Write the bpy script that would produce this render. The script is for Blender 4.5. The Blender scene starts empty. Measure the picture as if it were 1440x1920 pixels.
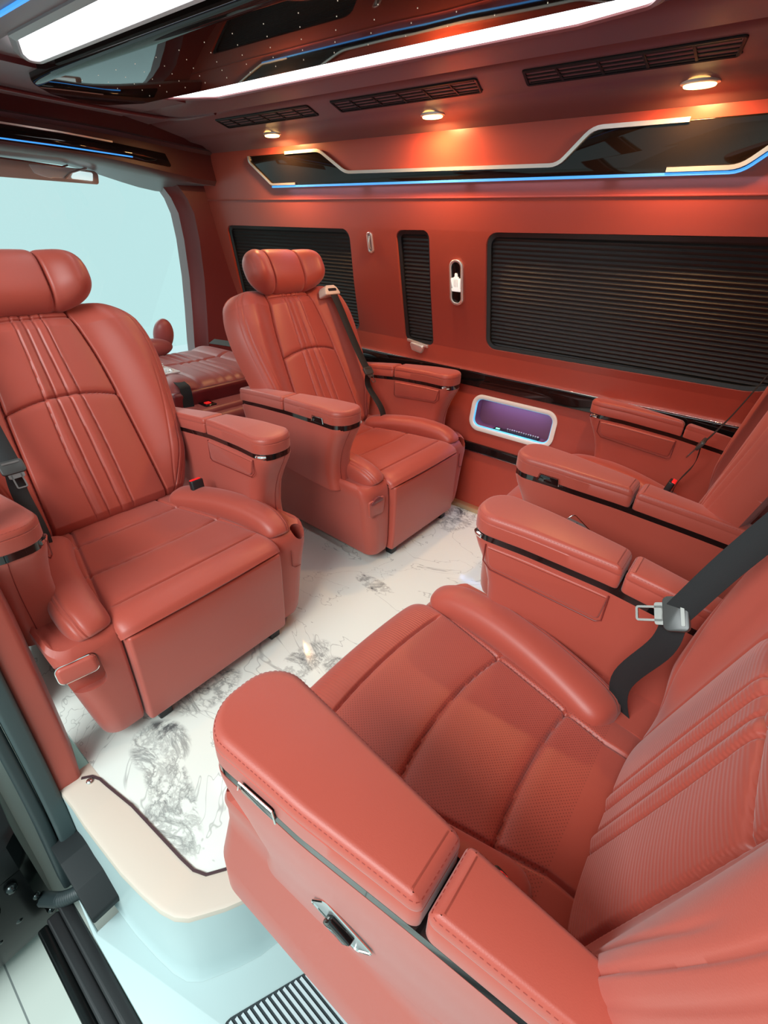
import bpy, bmesh, math, random
from mathutils import Vector, Matrix
random.seed(4)
S = bpy.context.scene
COL = S.collection
PI = math.pi

# ------------------------------------------------------------------ camera
F_PX, CX, CY = 901.418, 720.89, 932.525
RX = Vector((0.78105, 0.62351, 0.03383))
RY = Vector((0.32439, -0.35811, -0.87552))
RZ = Vector((-0.53378, 0.69481, -0.48198))
RZ.normalize(); RX = (RX - RZ * RX.dot(RZ)).normalized(); RY = RZ.cross(RX)
cd = bpy.data.cameras.new('camera'); cam = bpy.data.objects.new('camera', cd); COL.objects.link(cam)
cd.sensor_fit = 'VERTICAL'; cd.sensor_height = 24.0; cd.sensor_width = 18.0
cd.lens = F_PX / 1920 * 24.0
cd.shift_x = (720 - CX) / 1920; cd.shift_y = (CY - 960) / 1920
cd.clip_start = 0.02; cd.clip_end = 100
M = Matrix(((RX.x, -RY.x, -RZ.x, 0), (RX.y, -RY.y, -RZ.y, 0), (RX.z, -RY.z, -RZ.z, 1.30), (0, 0, 0, 1)))
cam.matrix_world = M
S.camera = cam

# ------------------------------------------------------------------ world, exposure, added fill lights
w = bpy.data.worlds.new('showroom'); S.world = w; w.use_nodes = True
bg = w.node_tree.nodes['Background']
bg.inputs[0].default_value = (0.585, 0.84, 0.86, 1); bg.inputs[1].default_value = 0.69
S.view_settings.view_transform = 'Standard'; S.view_settings.look = 'None'
S.view_settings.exposure = 0.56; S.view_settings.gamma = 1.0
S.view_settings.use_curve_mapping = False

def area(name, loc, target, sx, sy, power, col=(1, 1, 1)):
    d = bpy.data.lights.new(name, 'AREA'); d.shape = 'RECTANGLE'; d.size = sx; d.size_y = sy
    d.energy = power; d.color = col
    o = bpy.data.objects.new(name, d); COL.objects.link(o); o.location = loc
    o.rotation_euler = (Vector(target) - Vector(loc)).to_track_quat('-Z', 'Y').to_euler()
    return o
area('door_fill_light', (-0.6, -2.2, 2.9), (-0.7, 1.0, 0.2), 2.6, 1.4, 125, (0.93, 1.0, 1.0))  # unseen fill lamp, added to brighten the cabin through the open door
area('windshield_fill_light', (-6.2, 1.2, 2.6), (-2.0, 1.3, 0.7), 2.6, 1.6, 36, (0.9, 1.0, 1.0))  # second added lamp, brightens the cab through the windshield

# ------------------------------------------------------------------ materials
def mat(name, col, rough=0.5, metal=0.0, emis=None, estr=0.0, coat=0.0, spec=0.5):
    m = bpy.data.materials.new(name); m.use_nodes = True
    b = m.node_tree.nodes['Principled BSDF']
    b.inputs['Base Color'].default_value = (*col, 1); b.inputs['Roughness'].default_value = rough
    b.inputs['Metallic'].default_value = metal; b.inputs['Coat Weight'].default_value = coat
    b.inputs['Specular IOR Level'].default_value = spec
    if emis:
        b.inputs['Emission Color'].default_value = (*emis, 1); b.inputs['Emission Strength'].default_value = estr
    return m
def nt(m): return m.node_tree.nodes, m.node_tree.links, m.node_tree.nodes['Principled BSDF']
def add_bump(m, scale=400, strength=0.15, dist=0.001, kind='noise'):
    N, L, b = nt(m)
    tc = N.new('ShaderNodeTexCoord')
    if kind == 'noise':
        t = N.new('ShaderNodeTexNoise'); t.inputs['Scale'].default_value = scale; t.inputs['Detail'].default_value = 3; out = t.outputs['Fac']
    else:
        t = N.new('ShaderNodeTexVoronoi'); t.inputs['Scale'].default_value = scale; out = t.outputs['Distance']
    L.new(tc.outputs['Object'], t.inputs['Vector'])
    bp = N.new('ShaderNodeBump'); bp.inputs['Strength'].default_value = strength; bp.inputs['Distance'].default_value = dist
    L.new(out, bp.inputs['Height']); L.new(bp.outputs['Normal'], b.inputs['Normal'])
    return bp
LC = (0.405, 0.066, 0.042)
def leather(name, col, rough=0.42):
    m = mat(name, col, rough, spec=0.45)
    N, L, b = nt(m)
    add_bump(m, 650, 0.10, 0.0007, 'voronoi')
    tc = N.new('ShaderNodeTexCoord'); t = N.new('ShaderNodeTexNoise'); t.inputs['Scale'].default_value = 3.0; t.inputs['Detail'].default_value = 4
    L.new(tc.outputs['Object'], t.inputs['Vector'])
    mx = N.new('ShaderNodeMix'); mx.data_type = 'RGBA'
    mx.inputs['A'].default_value = (col[0] * .93, col[1] * .93, col[2] * .93, 1)
    mx.inputs['B'].default_value = (col[0] * 1.06, col[1] * 1.06, col[2] * 1.06, 1)
    L.new(t.outputs['Fac'], mx.inputs['Factor']); L.new(mx.outputs['Result'], b.inputs['Base Color'])
    b.inputs['Sheen Weight'].default_value = 0.22; b.inputs['Sheen Roughness'].default_value = 0.5
    return m
LEA = leather('red_leather', LC)
LEAW = leather('wall_red_leather', (0.38, 0.050, 0.030), 0.33)
LEAC = leather('ceiling_red_leather', (0.135, 0.016, 0.017), 0.34)
LEAD = leather('dark_red_leather', (0.17, 0.012, 0.014), 0.36)
LEAF = leather('front_seat_leather', (0.30, 0.062, 0.058), 0.42)
STI = mat('red_stitching', (0.27, 0.034, 0.022), 0.6)
PIP = mat('seam_piping', (0.20, 0.022, 0.016), 0.5)
def perf_mat():
    m = leather('perforated_red_leather', LC)
    N, L, b = nt(m)
    tc = N.new('ShaderNodeTexCoord'); mp = N.new('ShaderNodeMapping'); L.new(tc.outputs['Object'], mp.inputs['Vector'])
    mp.inputs['Rotation'].default_value = (0, 0, PI / 4); mp.inputs['Scale'].default_value = (190, 190, 0)
    v = N.new('ShaderNodeTexVoronoi'); v.voronoi_dimensions = '2D'; v.inputs['Randomness'].default_value = 0.0; v.inputs['Scale'].default_value = 1.0
    L.new(mp.outputs['Vector'], v.inputs['Vector'])
    r = N.new('ShaderNodeValToRGB'); r.color_ramp.elements[0].position = 0.16; r.color_ramp.elements[1].position = 0.26
    r.color_ramp.elements[0].color = (0.55, 0.5, 0.5, 1); r.color_ramp.elements[1].color = (1, 1, 1, 1)
    L.new(v.outputs['Distance'], r.inputs['Fac'])
    mul = N.new('ShaderNodeMix'); mul.data_type = 'RGBA'; mul.blend_type = 'MULTIPLY'; mul.inputs['Factor'].default_value = 1.0
    src = b.inputs['Base Color'].links[0].from_socket
    L.new(src, mul.inputs['A']); L.new(r.outputs['Color'], mul.inputs['B']); L.new(mul.outputs['Result'], b.inputs['Base Color'])
    return m
PERF = perf_mat()
def rib_mat(direction, nm):
    m = leather(nm, LC)
    N, L, b = nt(m)
    tc = N.new('ShaderNodeTexCoord'); wv = N.new('ShaderNodeTexWave'); wv.bands_direction = direction; wv.inputs['Scale'].default_value = 42
    mp = N.new('ShaderNodeMapping'); mp.inputs['Rotation'].default_value = (0, 0, 0)
    L.new(tc.outputs['Object'], mp.inputs['Vector']); L.new(mp.outputs['Vector'], wv.inputs['Vector'])
    bp = N.new('ShaderNodeBump'); bp.inputs['Strength'].default_value = 0.28; bp.inputs['Distance'].default_value = 0.0015
    L.new(wv.outputs['Fac'], bp.inputs['Height']); L.new(bp.outputs['Normal'], b.inputs['Normal'])
    return m
RIB = rib_mat('Y', 'ribbed_red_leather'); RIBZ = rib_mat('Z', 'cross_ribbed_red_leather')
BLK = mat('black_gloss', (0.006, 0.005, 0.005), 0.06, coat=0.4)
BLKG = mat('black_glass', (0.010, 0.007, 0.006), 0.03, spec=0.30)
BPL = mat('black_plastic', (0.014, 0.014, 0.015), 0.42)
CHD = mat('dark_chrome', (0.26, 0.25, 0.235), 0.38, 1.0)
CHR = mat('chrome', (0.86, 0.85, 0.82), 0.10, 1.0)
SIL = mat('satin_silver', (0.78, 0.74, 0.70), 0.28, 0.75)
BEI = mat('beige_plastic', (0.74, 0.62, 0.52), 0.42)
WEB = mat('belt_webbing', (0.011, 0.012, 0.013), 0.75)
RBR = mat('grey_rubber_seal', (0.042, 0.062, 0.064), 0.55)
REDB = mat('red_button', (0.85, 0.02, 0.02), 0.35, emis=(1, 0.02, 0.02), estr=0.25)
STRIP = mat('white_light_diffuser', (0.9, 0.9, 0.9), 0.4, emis=(0.90, 0.96, 1.0), estr=3.3)
BLUE = mat('blue_led', (0.05, 0.2, 0.5), 0.4, emis=(0.05, 0.33, 0.9), estr=0.75)
CYAN = mat('cyan_led', (0.1, 0.4, 0.5), 0.4, emis=(0.16, 0.62, 1.0), estr=0.38)
WARM = mat('warm_lamp', (1, 0.8, 0.5), 0.4, emis=(1.0, 0.60, 0.20), estr=9)
GRN = mat('green_lamp', (0.1, 0.6, 0.3), 0.4, emis=(0.2, 1.0, 0.45), estr=1.4)
STEPW = mat('step_white_fibre', (0.47, 0.58, 0.58), 0.32, spec=0.5)
STEPT = mat('step_top_beige', (0.60, 0.51, 0.43), 0.34)
CARB = mat('black_car_paint', (0.004, 0.005, 0.005), 0.22, spec=0.25)
for m_ in (STEPW, STEPT): add_bump(m_, 60, 0.05, 0.001)
add_bump(WEB, 900, 0.4, 0.001); add_bump(RBR, 300, 0.15, 0.001); add_bump(BPL, 500, 0.1, 0.0006)
add_bump(LEAD, 420, 0.2, 0.001, 'voronoi')

def marble():
    m = mat('marble_floor', (0.8, 0.78, 0.74), 0.10, spec=0.35)
    N, L, b = nt(m)
    tc = N.new('ShaderNodeTexCoord')
    big = N.new('ShaderNodeTexNoise'); big.inputs['Scale'].default_value = 2.2; big.inputs['Detail'].default_value = 3
    L.new(tc.outputs['Object'], big.inputs['Vector'])
    base = N.new('ShaderNodeMix'); base.data_type = 'RGBA'
    base.inputs['A'].default_value = (0.80, 0.82, 0.74, 1); base.inputs['B'].default_value = (0.70, 0.76, 0.73, 1)
    L.new(big.outputs['Fac'], base.inputs['Factor'])
    def M2(op, a, bb=None, clamp=False):
        n = N.new('ShaderNodeMath'); n.operation = op; n.use_clamp = clamp
        for i, x in enumerate((a, bb)):
            if x is None: continue
            if isinstance(x, (int, float)): n.inputs[i].default_value = x
            else: L.new(x, n.inputs[i])
        return n.outputs[0]
    def vein(scale, thick, dist, seedz, detail=7):
        mp = N.new('ShaderNodeMapping'); mp.inputs['Location'].default_value = (seedz, seedz * .7, seedz)
        mp.inputs['Rotation'].default_value = (0, 0, 0.6); mp.inputs['Scale'].default_value = (1, 1.7, 1)
        L.new(tc.outputs['Object'], mp.inputs['Vector'])
        t = N.new('ShaderNodeTexNoise'); t.inputs['Scale'].default_value = scale; t.inputs['Detail'].default_value = detail
        t.inputs['Distortion'].default_value = dist; t.inputs['Roughness'].default_value = 0.62
        L.new(mp.outputs['Vector'], t.inputs['Vector'])
        d = M2('ABSOLUTE', M2('SUBTRACT', t.outputs['Fac'], 0.5))
        return M2('SUBTRACT', 1.0, M2('DIVIDE', d, thick), True)
    sep = N.new('ShaderNodeSeparateXYZ'); L.new(tc.outputs['Object'], sep.inputs[0])
    def blob(x, y, rx, ry, rot=0.0):
        c, s = math.cos(rot), math.sin(rot)
        dx = M2('SUBTRACT', sep.outputs[0], x); dy = M2('SUBTRACT', sep.outputs[1], y)
        a = M2('DIVIDE', M2('ADD', M2('MULTIPLY', dx, c), M2('MULTIPLY', dy, s)), rx)
        e = M2('DIVIDE', M2('SUBTRACT', M2('MULTIPLY', dy, c), M2('MULTIPLY', dx, s)), ry)
        return M2('SUBTRACT', 1.0, M2('ADD', M2('MULTIPLY', a, a), M2('MULTIPLY', e, e)), True)
    mask = blob(-1.00, 0.30, 0.10, 0.08)
    for q in ((-0.86, 0.25, 0.20, 0.055, -0.25), (-0.80, 0.20, 0.08, 0.05), (-0.92, 0.77, 0.06, 0.13), (-0.78, 0.83, 0.10, 0.05),
              (-1.02, 1.95, 0.10, 0.16), (-1.06, 0.50, 0.07, 0.12), (-1.0, 1.25, 0.10, 0.04)):
        mask = M2('MAXIMUM', mask, blob(*q))
    v1 = vein(6.0, 0.045, 0.7, 3.0); v2 = vein(2.2, 0.006, 1.2, 7.0, 4); v3 = vein(13, 0.05, 0.4, 1.0)
    k = M2('MULTIPLY', mask, 3.0, True)
    sm = N.new('ShaderNodeTexNoise'); sm.inputs['Scale'].default_value = 10; sm.inputs['Detail'].default_value = 12; sm.inputs['Roughness'].default_value = .72; sm.inputs['Distortion'].default_value = .35
    L.new(tc.outputs['Object'], sm.inputs['Vector'])
    smu = M2('MULTIPLY', M2('MULTIPLY', M2('SUBTRACT', sm.outputs['Fac'], 0.515), 9.0, True), 1.0)
    dark = M2('MULTIPLY', M2('MAXIMUM', M2('MAXIMUM', M2('MULTIPLY', v1, .7), smu), M2('MULTIPLY', v3, 0.45)), k)
    faint = M2('MULTIPLY', v2, 0.45)
    tot = M2('MULTIPLY', M2('MAXIMUM', dark, faint), 0.9, True)
    mx = N.new('ShaderNodeMix'); mx.data_type = 'RGBA'; mx.inputs['B'].default_value = (0.05, 0.052, 0.06, 1)
    L.new(base.outputs['Result'], mx.inputs['A']); L.new(tot, mx.inputs['Factor'])
    L.new(mx.outputs['Result'], b.inputs['Base Color'])
    return m
MARB = marble()
def tiles():
    m = mat('showroom_tiles', (0.62, 0.68, 0.64), 0.14)
    N, L, b = nt(m); tc = N.new('ShaderNodeTexCoord'); br = N.new('ShaderNodeTexBrick')
    mp = N.new('ShaderNodeMapping'); mp.inputs['Rotation'].default_value = (0, 0, 0.0); mp.inputs['Location'].default_value = (0.35, 0.2, 0)
    br.offset = 0.0; br.inputs['Scale'].default_value = 1.0; br.inputs['Brick Width'].default_value = 0.8; br.inputs['Row Height'].default_value = 0.8
    br.inputs['Mortar Size'].default_value = 0.0022; br.inputs['Color1'].default_value = (0.60, 0.66, 0.60, 1); br.inputs['Color2'].default_value = (0.63, 0.68, 0.62, 1)
    br.inputs['Mortar'].default_value = (0.22, 0.25, 0.24, 1)
    L.new(tc.outputs['Object'], mp.inputs['Vector']); L.new(mp.outputs['Vector'], br.inputs['Vector']); L.new(br.outputs['Color'], b.inputs['Base Color'])
    return m
TILE = tiles()
def glassm():
    m = bpy.data.materials.new('windshield_glass'); m.use_nodes = True; N = m.node_tree.nodes; L = m.node_tree.links
    N.clear(); o = N.new('ShaderNodeOutputMaterial'); t = N.new('ShaderNodeBsdfTransparent'); g = N.new('ShaderNodeBsdfGlossy'); x = N.new('ShaderNodeMixShader')
    t.inputs[0].default_value = (0.96, 1, 0.99, 1); g.inputs['Roughness'].default_value = 0.02; x.inputs[0].default_value = 0.04
    L.new(t.outputs[0], x.inputs[1]); L.new(g.outputs[0], x.inputs[2]); L.new(x.outputs[0], o.inputs[0]); return m
GLS = glassm()
def blindm():
    m = mat('dark_pleated_fabric', (0.020, 0.015, 0.013), 0.5); add_bump(m, 600, 0.2, 0.0008); return m
BLI = blindm()

# ------------------------------------------------------------------ helpers
def obj(name, bm, m, parent=None, smooth=True, recalc=True, sharp=38):
    if recalc: bmesh.ops.recalc_face_normals(bm, faces=bm.faces)
    me = bpy.data.meshes.new(name); bm.to_mesh(me); bm.free()
    for x in (m if isinstance(m, (list, tuple)) else [m]): me.materials.append(x)
    if smooth:
        for p in me.polygons: p.use_smooth = True
        try:
            if sharp: me.set_sharp_from_angle(angle=math.radians(sharp))
        except Exception: pass
    o = bpy.data.objects.new(name, me); COL.objects.link(o)
    if parent: o.parent = parent
    return o
def tag(o, label=None, cat=None, group=None, kind=None):
    if label: o['label'] = label
    if cat: o['category'] = cat
    if group: o['group'] = group
    if kind: o['kind'] = kind
    return o
def empty(name, loc=(0, 0, 0), rz=0):
    o = bpy.data.objects.new(name, None); COL.objects.link(o); o.location = loc; o.rotation_euler = (0, 0, rz); o.empty_display_size = 0.05
    return o
def struct(o, label=None): o['kind'] = 'structure'; o['label'] = label or o.name; return o
def smst(a, b, x):
    t = max(0.0, min(1.0, (x - a) / (b - a))); return t * t * (3 - 2 * t)
def lerp(xs, ys, x):
    if x <= xs[0]: return ys[0]
    for i in range(len(xs) - 1):
        if x <= xs[i + 1]:
            t = (x - xs[i]) / (xs[i + 1] - xs[i]); t2 = t
            return ys[i] * (1 - t2) + ys[i + 1] * t2
    return ys[-1]
def slerp(xs, ys, x):  # smooth interpolation (catmull)
    if x <= xs[0]: return ys[0]
    if x >= xs[-1]: return ys[-1]
    for i in range(len(xs) - 1):
        if x <= xs[i + 1]:
            h = xs[i + 1] - xs[i]; t = (x - xs[i]) / h
            m0 = (ys[i + 1] - ys[i - 1]) / (xs[i + 1] - xs[i - 1]) * h if i > 0 else (ys[i + 1] - ys[i])
            m1 = (ys[i + 2] - ys[i]) / (xs[i + 2] - xs[i]) * h if i + 2 < len(xs) else (ys[i + 1] - ys[i])
            return (2*t**3-3*t**2+1)*ys[i] + (t**3-2*t**2+t)*m0 + (-2*t**3+3*t**2)*ys[i+1] + (t**3-t**2)*m1
def grid(bm, pts, closed_u=False, mi=None):
    """pts[r][c] -> quads"""
    vs = [[bm.verts.new(p) for p in row] for row in pts]
    for r in range(len(vs) - 1):
        n = len(vs[r])
        for c in range(n if closed_u else n - 1):
            f = bm.faces.new((vs[r][c], vs[r][(c + 1) % n], vs[r + 1][(c + 1) % n], vs[r + 1][c]))
            if mi: f.material_index = mi(r, c)
    return vs
def loft(bm, rings, cap=True, mi=0):
    vs = grid(bm, rings, True, (lambda r, c: mi) if mi else None)
    if cap:
        for ring in (vs[0], vs[-1]):
            try: f = bm.faces.new(ring); f.material_index = mi
            except Exception: pass
    return vs
def offset(poly, d):
    n = len(poly); out = []
    area_ = sum(poly[i][0] * poly[(i + 1) % n][1] - poly[(i + 1) % n][0] * poly[i][1] for i in range(n))
    sg = 1 if area_ > 0 else -1
    for i in range(n):
        p0 = Vector(poly[i - 1]); p1 = Vector(poly[i]); p2 = Vector(poly[(i + 1) % n])
        a = (p1 - p0); b = (p2 - p1)
        if a.length < 1e-9: a = b
        if b.length < 1e-9: b = a
        a.normalize(); b.normalize()
        na = Vector((-a.y, a.x)) * sg; nb = Vector((-b.y, b.x)) * sg
        nn = (na + nb)
        if nn.length < 1e-6: nn = na
        nn.normalize(); c = max(0.4, nn.dot(na))
        out.append(tuple(p1 + nn * (d / c)))
    return out
def fillet(poly, r, n=5):
    """round every corner of a 2D polygon; r may be a list"""
    out = []; k = len(poly)
    for i in range(k):
        ri = r[i] if isinstance(r, (list, tuple)) else r
        p = Vector(poly[i]); a = Vector(poly[i - 1]) - p; b = Vector(poly[(i + 1) % k]) - p
        la, lb = a.length, b.length; a.normalize(); b.normalize()
        ang = a.angle(b)
        if ri <= 0 or ang > PI - 0.02: out.append(tuple(p)); continue
        d = min(ri / math.tan(ang / 2), la * 0.49, lb * 0.49); rr = d * math.tan(ang / 2)
        q0 = p + a * d; q1 = p + b * d; c = p + (a + b).normalized() * (rr / math.sin(ang / 2))
        v0 = q0 - c; v1 = q1 - c; th = v0.angle(v1); s = 1 if v0.x * v1.y - v0.y * v1.x > 0 else -1
        for j in range(n + 1):
            t = s * th * j / n; out.append((c.x + v0.x * math.cos(t) - v0.y * math.sin(t), c.y + v0.x * math.sin(t) + v0.y * math.cos(t)))
    return out
def symcap(bm, ring, mi=0):
    n = len(ring)
    for i in range(n // 2 - 1):
        f = bm.faces.new((ring[i], ring[i + 1], ring[n - 2 - i], ring[n - 1 - i])); f.material_index = mi
def slab(bm, poly, t0, t1, r0, r1, fn, steps=4, grooves=(), mi=0, sym=False):
    """2D outline extruded t0..t1 with rounded rims (r0 at t0, r1 at t1); fn maps (a,b,t) -> xyz"""
    lay = []
    for j in range(steps + 1):
        th = PI / 2 * j / steps
        if r0 > 0 or j == steps: lay.append((r0 * (1 - math.sin(th)), t0 + r0 * (1 - math.cos(th))))
    for g in grooves: lay += [(0, g - .0022), (0.0016, g - .0006), (0.0016, g + .0006), (0, g + .0022)]
    for j in range(steps + 1):
        th = PI / 2 * j / steps
        if r1 > 0 or j == 0: lay.append((r1 * (1 - math.cos(th)), t1 - r1 * (1 - math.sin(th))))
    rings = [[fn(a, b, t) for a, b in offset(poly, d)] for d, t in lay]
    if not sym: return loft(bm, rings, True, mi)
    vs = loft(bm, rings, False, mi)
    for ring in (vs[0], vs[-1]): symcap(bm, ring, mi)
    return vs
def densify(poly, step):
    out = []
    n = len(poly)
    for i in range(n):
        a = Vector(poly[i]); b = Vector(poly[(i + 1) % n]); k = max(1, int((b - a).length / step))
        for j in range(k): out.append(tuple(a.lerp(b, j / k)))
    return out
def split_long(poly, lim, k):
    out = []
    n = len(poly)
    for i in range(n):
        a = Vector(poly[i]); b = Vector(poly[(i + 1) % n]); q = k if (b - a).length > lim else 1
        for j in range(q): out.append(tuple(a.lerp(b, j / q)))
    return out
def rrect(x0, y0, x1, y1, r, n=6): return fillet([(x0, y0), (x1, y0), (x1, y1), (x0, y1)], r, n)
def box(bm, x0, y0, z0, x1, y1, z1, r=0.0, mi=0, n=3, fn=None):
    f = fn or (lambda a, b, t: (a, b, t))
    slab(bm, rrect(x0, y0, x1, y1, max(r, 1e-5), n) if r > 0 else [(x0, y0), (x1, y0), (x1, y1), (x0, y1)], z0, z1, r, r, f, n, mi=mi)
def tube(bm, pts, r, n=8, mi=0, cap=True):
    rings = []; up0 = Vector((0, 0, 1)); prev = None
    for i, p in enumerate(pts):
        p = Vector(p); a = Vector(pts[max(i - 1, 0)]); b = Vector(pts[min(i + 1, len(pts) - 1)])
        t = (b - a).normalized()
        if prev is None:
            prev = up0 if abs(t.z) < .9 else Vector((1, 0, 0))
        u = (prev - t * prev.dot(t)).normalized(); v = t.cross(u); prev = u
        rr = r[i] if isinstance(r, (list, tuple)) else r
        rings.append([tuple(p + (u * math.cos(2 * PI * k / n) + v * math.sin(2 * PI * k / n)) * rr) for k in range(n)])
    loft(bm, rings, cap, mi)
def ribbon(bm, pts, side, wd, th, mi=0):
    """strap along pts; side = width direction (Vector or list)"""
    rings = []
    for i, p in enumerate(pts):
        p = Vector(p); a = Vector(pts[max(i - 1, 0)]); b = Vector(pts[min(i + 1, len(pts) - 1)]); t = (b - a).normalized()
        s = Vector(side[min(i, len(side) - 1)] if isinstance(side, list) else side); s = (s - t * s.dot(t)).normalized(); n = t.cross(s)
        rings.append([tuple(p + s * (sx * wd / 2) + n * (sn * th / 2)) for sx, sn in ((-1, -.3), (-.96, -1), (.96, -1), (1, -.3), (1, .3), (.96, 1), (-.96, 1), (-1, .3))])
    loft(bm, rings, True, mi)
def cr(pts, n=8):
    """catmull-rom through 3D points"""
    P = [Vector(p) for p in pts]; P = [P[0] * 2 - P[1]] + P + [P[-1] * 2 - P[-2]]; out = []
    for i in range(1, len(P) - 2):
        for j in range(n):
            t = j / n
            out.append(0.5 * ((2 * P[i]) + (P[i + 1] - P[i - 1]) * t + (2 * P[i - 1] - 5 * P[i] + 4 * P[i + 1] - P[i + 2]) * t * t + (3 * P[i] - P[i - 1] - 3 * P[i + 1] + P[i + 2]) * t ** 3))
    out.append(P[-2]); return out
def stitches(bm, pts, step=0.0075, ln=0.0040, r=0.0005, mi=1):
    P = [Vector(p) for p in pts]; acc = 0.0; nxt = 0.0
    for a, b in zip(P[:-1], P[1:]):
        L_ = (b - a).length
        while nxt <= acc + L_ and L_ > 0:
            c = a.lerp(b, (nxt - acc) / L_); t = (b - a).normalized()
            u = Vector((0, 0, 1)); u = (u - t * u.dot(t)); u = u.normalized() if u.length > 1e-3 else Vector((1, 0, 0)); v = t.cross(u)
            A = [c + t * (s * ln / 2) for s in (-1, 1)]
            ring = [[tuple(q + u * (r * cu) + v * (r * cv)) for cu, cv in ((1, 0), (0, 1), (-1, 0), (0, -1))] for q in A]
            loft(bm, ring, True, mi); nxt += step
        acc += L_
def cut(o, cutters):
    """boolean difference, applied; cutters are temporary"""
    for c in cutters:
        md = o.modifiers.new('cut', 'BOOLEAN'); md.operation = 'DIFFERENCE'; md.solver = 'EXACT'; md.object = c
    dg = bpy.context.evaluated_depsgraph_get(); me = bpy.data.meshes.new_from_object(o.evaluated_get(dg))
    o.modifiers.clear(); old = o.data; o.data = me; bpy.data.meshes.remove(old)
    for c in cutters: bpy.data.objects.remove(c, do_unlink=True)
    for p in me.polygons: p.use_smooth = True
    try: me.set_sharp_from_angle(angle=math.radians(30))
    except Exception: pass
def copy_tree(o, parent=None):
    c = o.copy(); COL.objects.link(c)
    if parent: c.parent = parent
    for ch in [x for x in bpy.data.objects if x.parent == o]: copy_tree(ch, c)
    return c

# ------------------------------------------------------------------ the van's shell
WZ = [-1, 0, .35, .55, .70, .80, .90, 1.05, 1.32, 1.43, 1.62, 3]; WY = [2.08, 2.10, 2.170, 2.198, 2.200, 2.184, 2.155, 2.112, 2.05, 2.03, 1.99, 1.9]
def wy(z): return lerp(WZ, WY, z)
def WP(a, b, t): return (a, wy(b) - t, b)          # a = x, b = z, t = how far it stands out of the wall
XF, XR = -3.05, 1.9
bm = bmesh.new()
zs = [-0.02, 0, .12, .25, .35, .5, .65, .80, .93, 1.06, 1.19, 1.32, 1.43, 1.52, 1.62, 1.664]
prof = [(wy(z), z) for z in zs] + [(wy(z) + 0.10, z) for z in reversed(zs)]
loft(bm, [[(x, y, z) for y, z in prof] for x in (XF, XR)])
wall = obj('wall_right', bm, LEAW)
cutters = []
def cutter(poly, t0=-.3, t1=.06):
    b2 = bmesh.new(); slab(b2, poly, t0, t1, 0, 0, WP); return obj('cutter', b2, LEAW)
win1 = fillet([(-2.96, .708), (-1.90, .806), (-1.867, 1.311), (-2.887, 1.308)], .045, 6)
win2 = fillet([(-1.578, .791), (-1.394, .791), (-1.382, 1.317), (-1.572, 1.313)], .035, 6)
win3 = fillet([(-1.093, .827), (-.02, .837), (.25, .925), (.25, 1.333), (-1.096, 1.316)], [.05, .22, .1, .05, .05], 8)
niche = rrect(-1.115, .430, -.699, .579, .045, 8)
for pz in (win1, win2, win3): cutters.append(cutter(pz, -.05, .06))
cutters.append(cutter(niche, -.075, .06))
cut(wall, cutters)
struct(wall, 'red leather side wall with blinds, opposite the open door')

# seam ledge on the wall above the windows
bm = bmesh.new(); slab(bm, [(XF, 1.434), (XR, 1.434), (XR, 1.441), (XF, 1.441)], -.004, .004, 0, .002, WP, 2)
struct(obj('trim_1', bm, LEAW), 'thin raised seam running along the red wall above the blinds')
# gold threshold strip at the wall foot
bm = bmesh.new(); box(bm, -2.2, 2.06, 0.0, XR, 2.103, 0.022, 0.004)
struct(obj('baseboard_right', bm, mat('gold_strip', (.62, .42, .25), .3, .6)), 'gold strip at the foot of the red wall')

# recessed blinds
def blind(poly, x0, x1, z0, z1, label, n, k):
    rt = empty('pleated_blind', (0.5 * (x0 + x1), wy(z0) + 0.02, z0)); tag(rt, label, 'window blind', 'pleated blinds on the side wall')
    inv = Vector(rt.location)
    b = bmesh.new(); rows = []
    zz = [z0 - .02 + (z1 - z0 + .04) * i / (2 * n) for i in range(2 * n + 1)]
    for i, z in enumerate(zz):
        d = -0.032 + (0.005 if i % 2 else -0.001)
        row = []
        for x in (x0 - .02, 0.5 * (x0 + x1), x1 + .02):
            row.append((x - inv.x, wy(z) - d - inv.y, z - inv.z))
        rows.append(row)
    grid(b, rows)
    o = obj('shade', b, BLI, rt, smooth=False)
    md = o.modifiers.new('thickness', 'SOLIDIFY'); md.thickness = 0.003
    # inner rubber channel around it
    b = bmesh.new(); f = lambda a, c, t: (a - inv.x, wy(c) - t - inv.y, c - inv.z)
    outer = offset(poly, 0.0015); inner = offset(poly, 0.017)
    rings = [[f(a, c, t) for a, c in ring] for ring, t in ((outer, -.010), (inner, -.016), (inner, -.03), (outer, -.03), (outer, -.010))]
    grid(b, rings, True); obj('frame', b, BPL, rt)
    return rt
b1 = blind(win1, -2.97, -1.86, .71, 1.31, 'wide dark pleated blind behind the seat nearest the cab, on the red wall', 36, 1)
b2 = blind(win2, -1.590, -1.365, .79, 1.315, 'narrow upright dark pleated blind between two wide ones', 32, 2)
b3 = blind(win3, -1.11, .25, .82, 1.335, 'largest dark pleated blind, on the red wall at the right', 32, 3)

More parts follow.
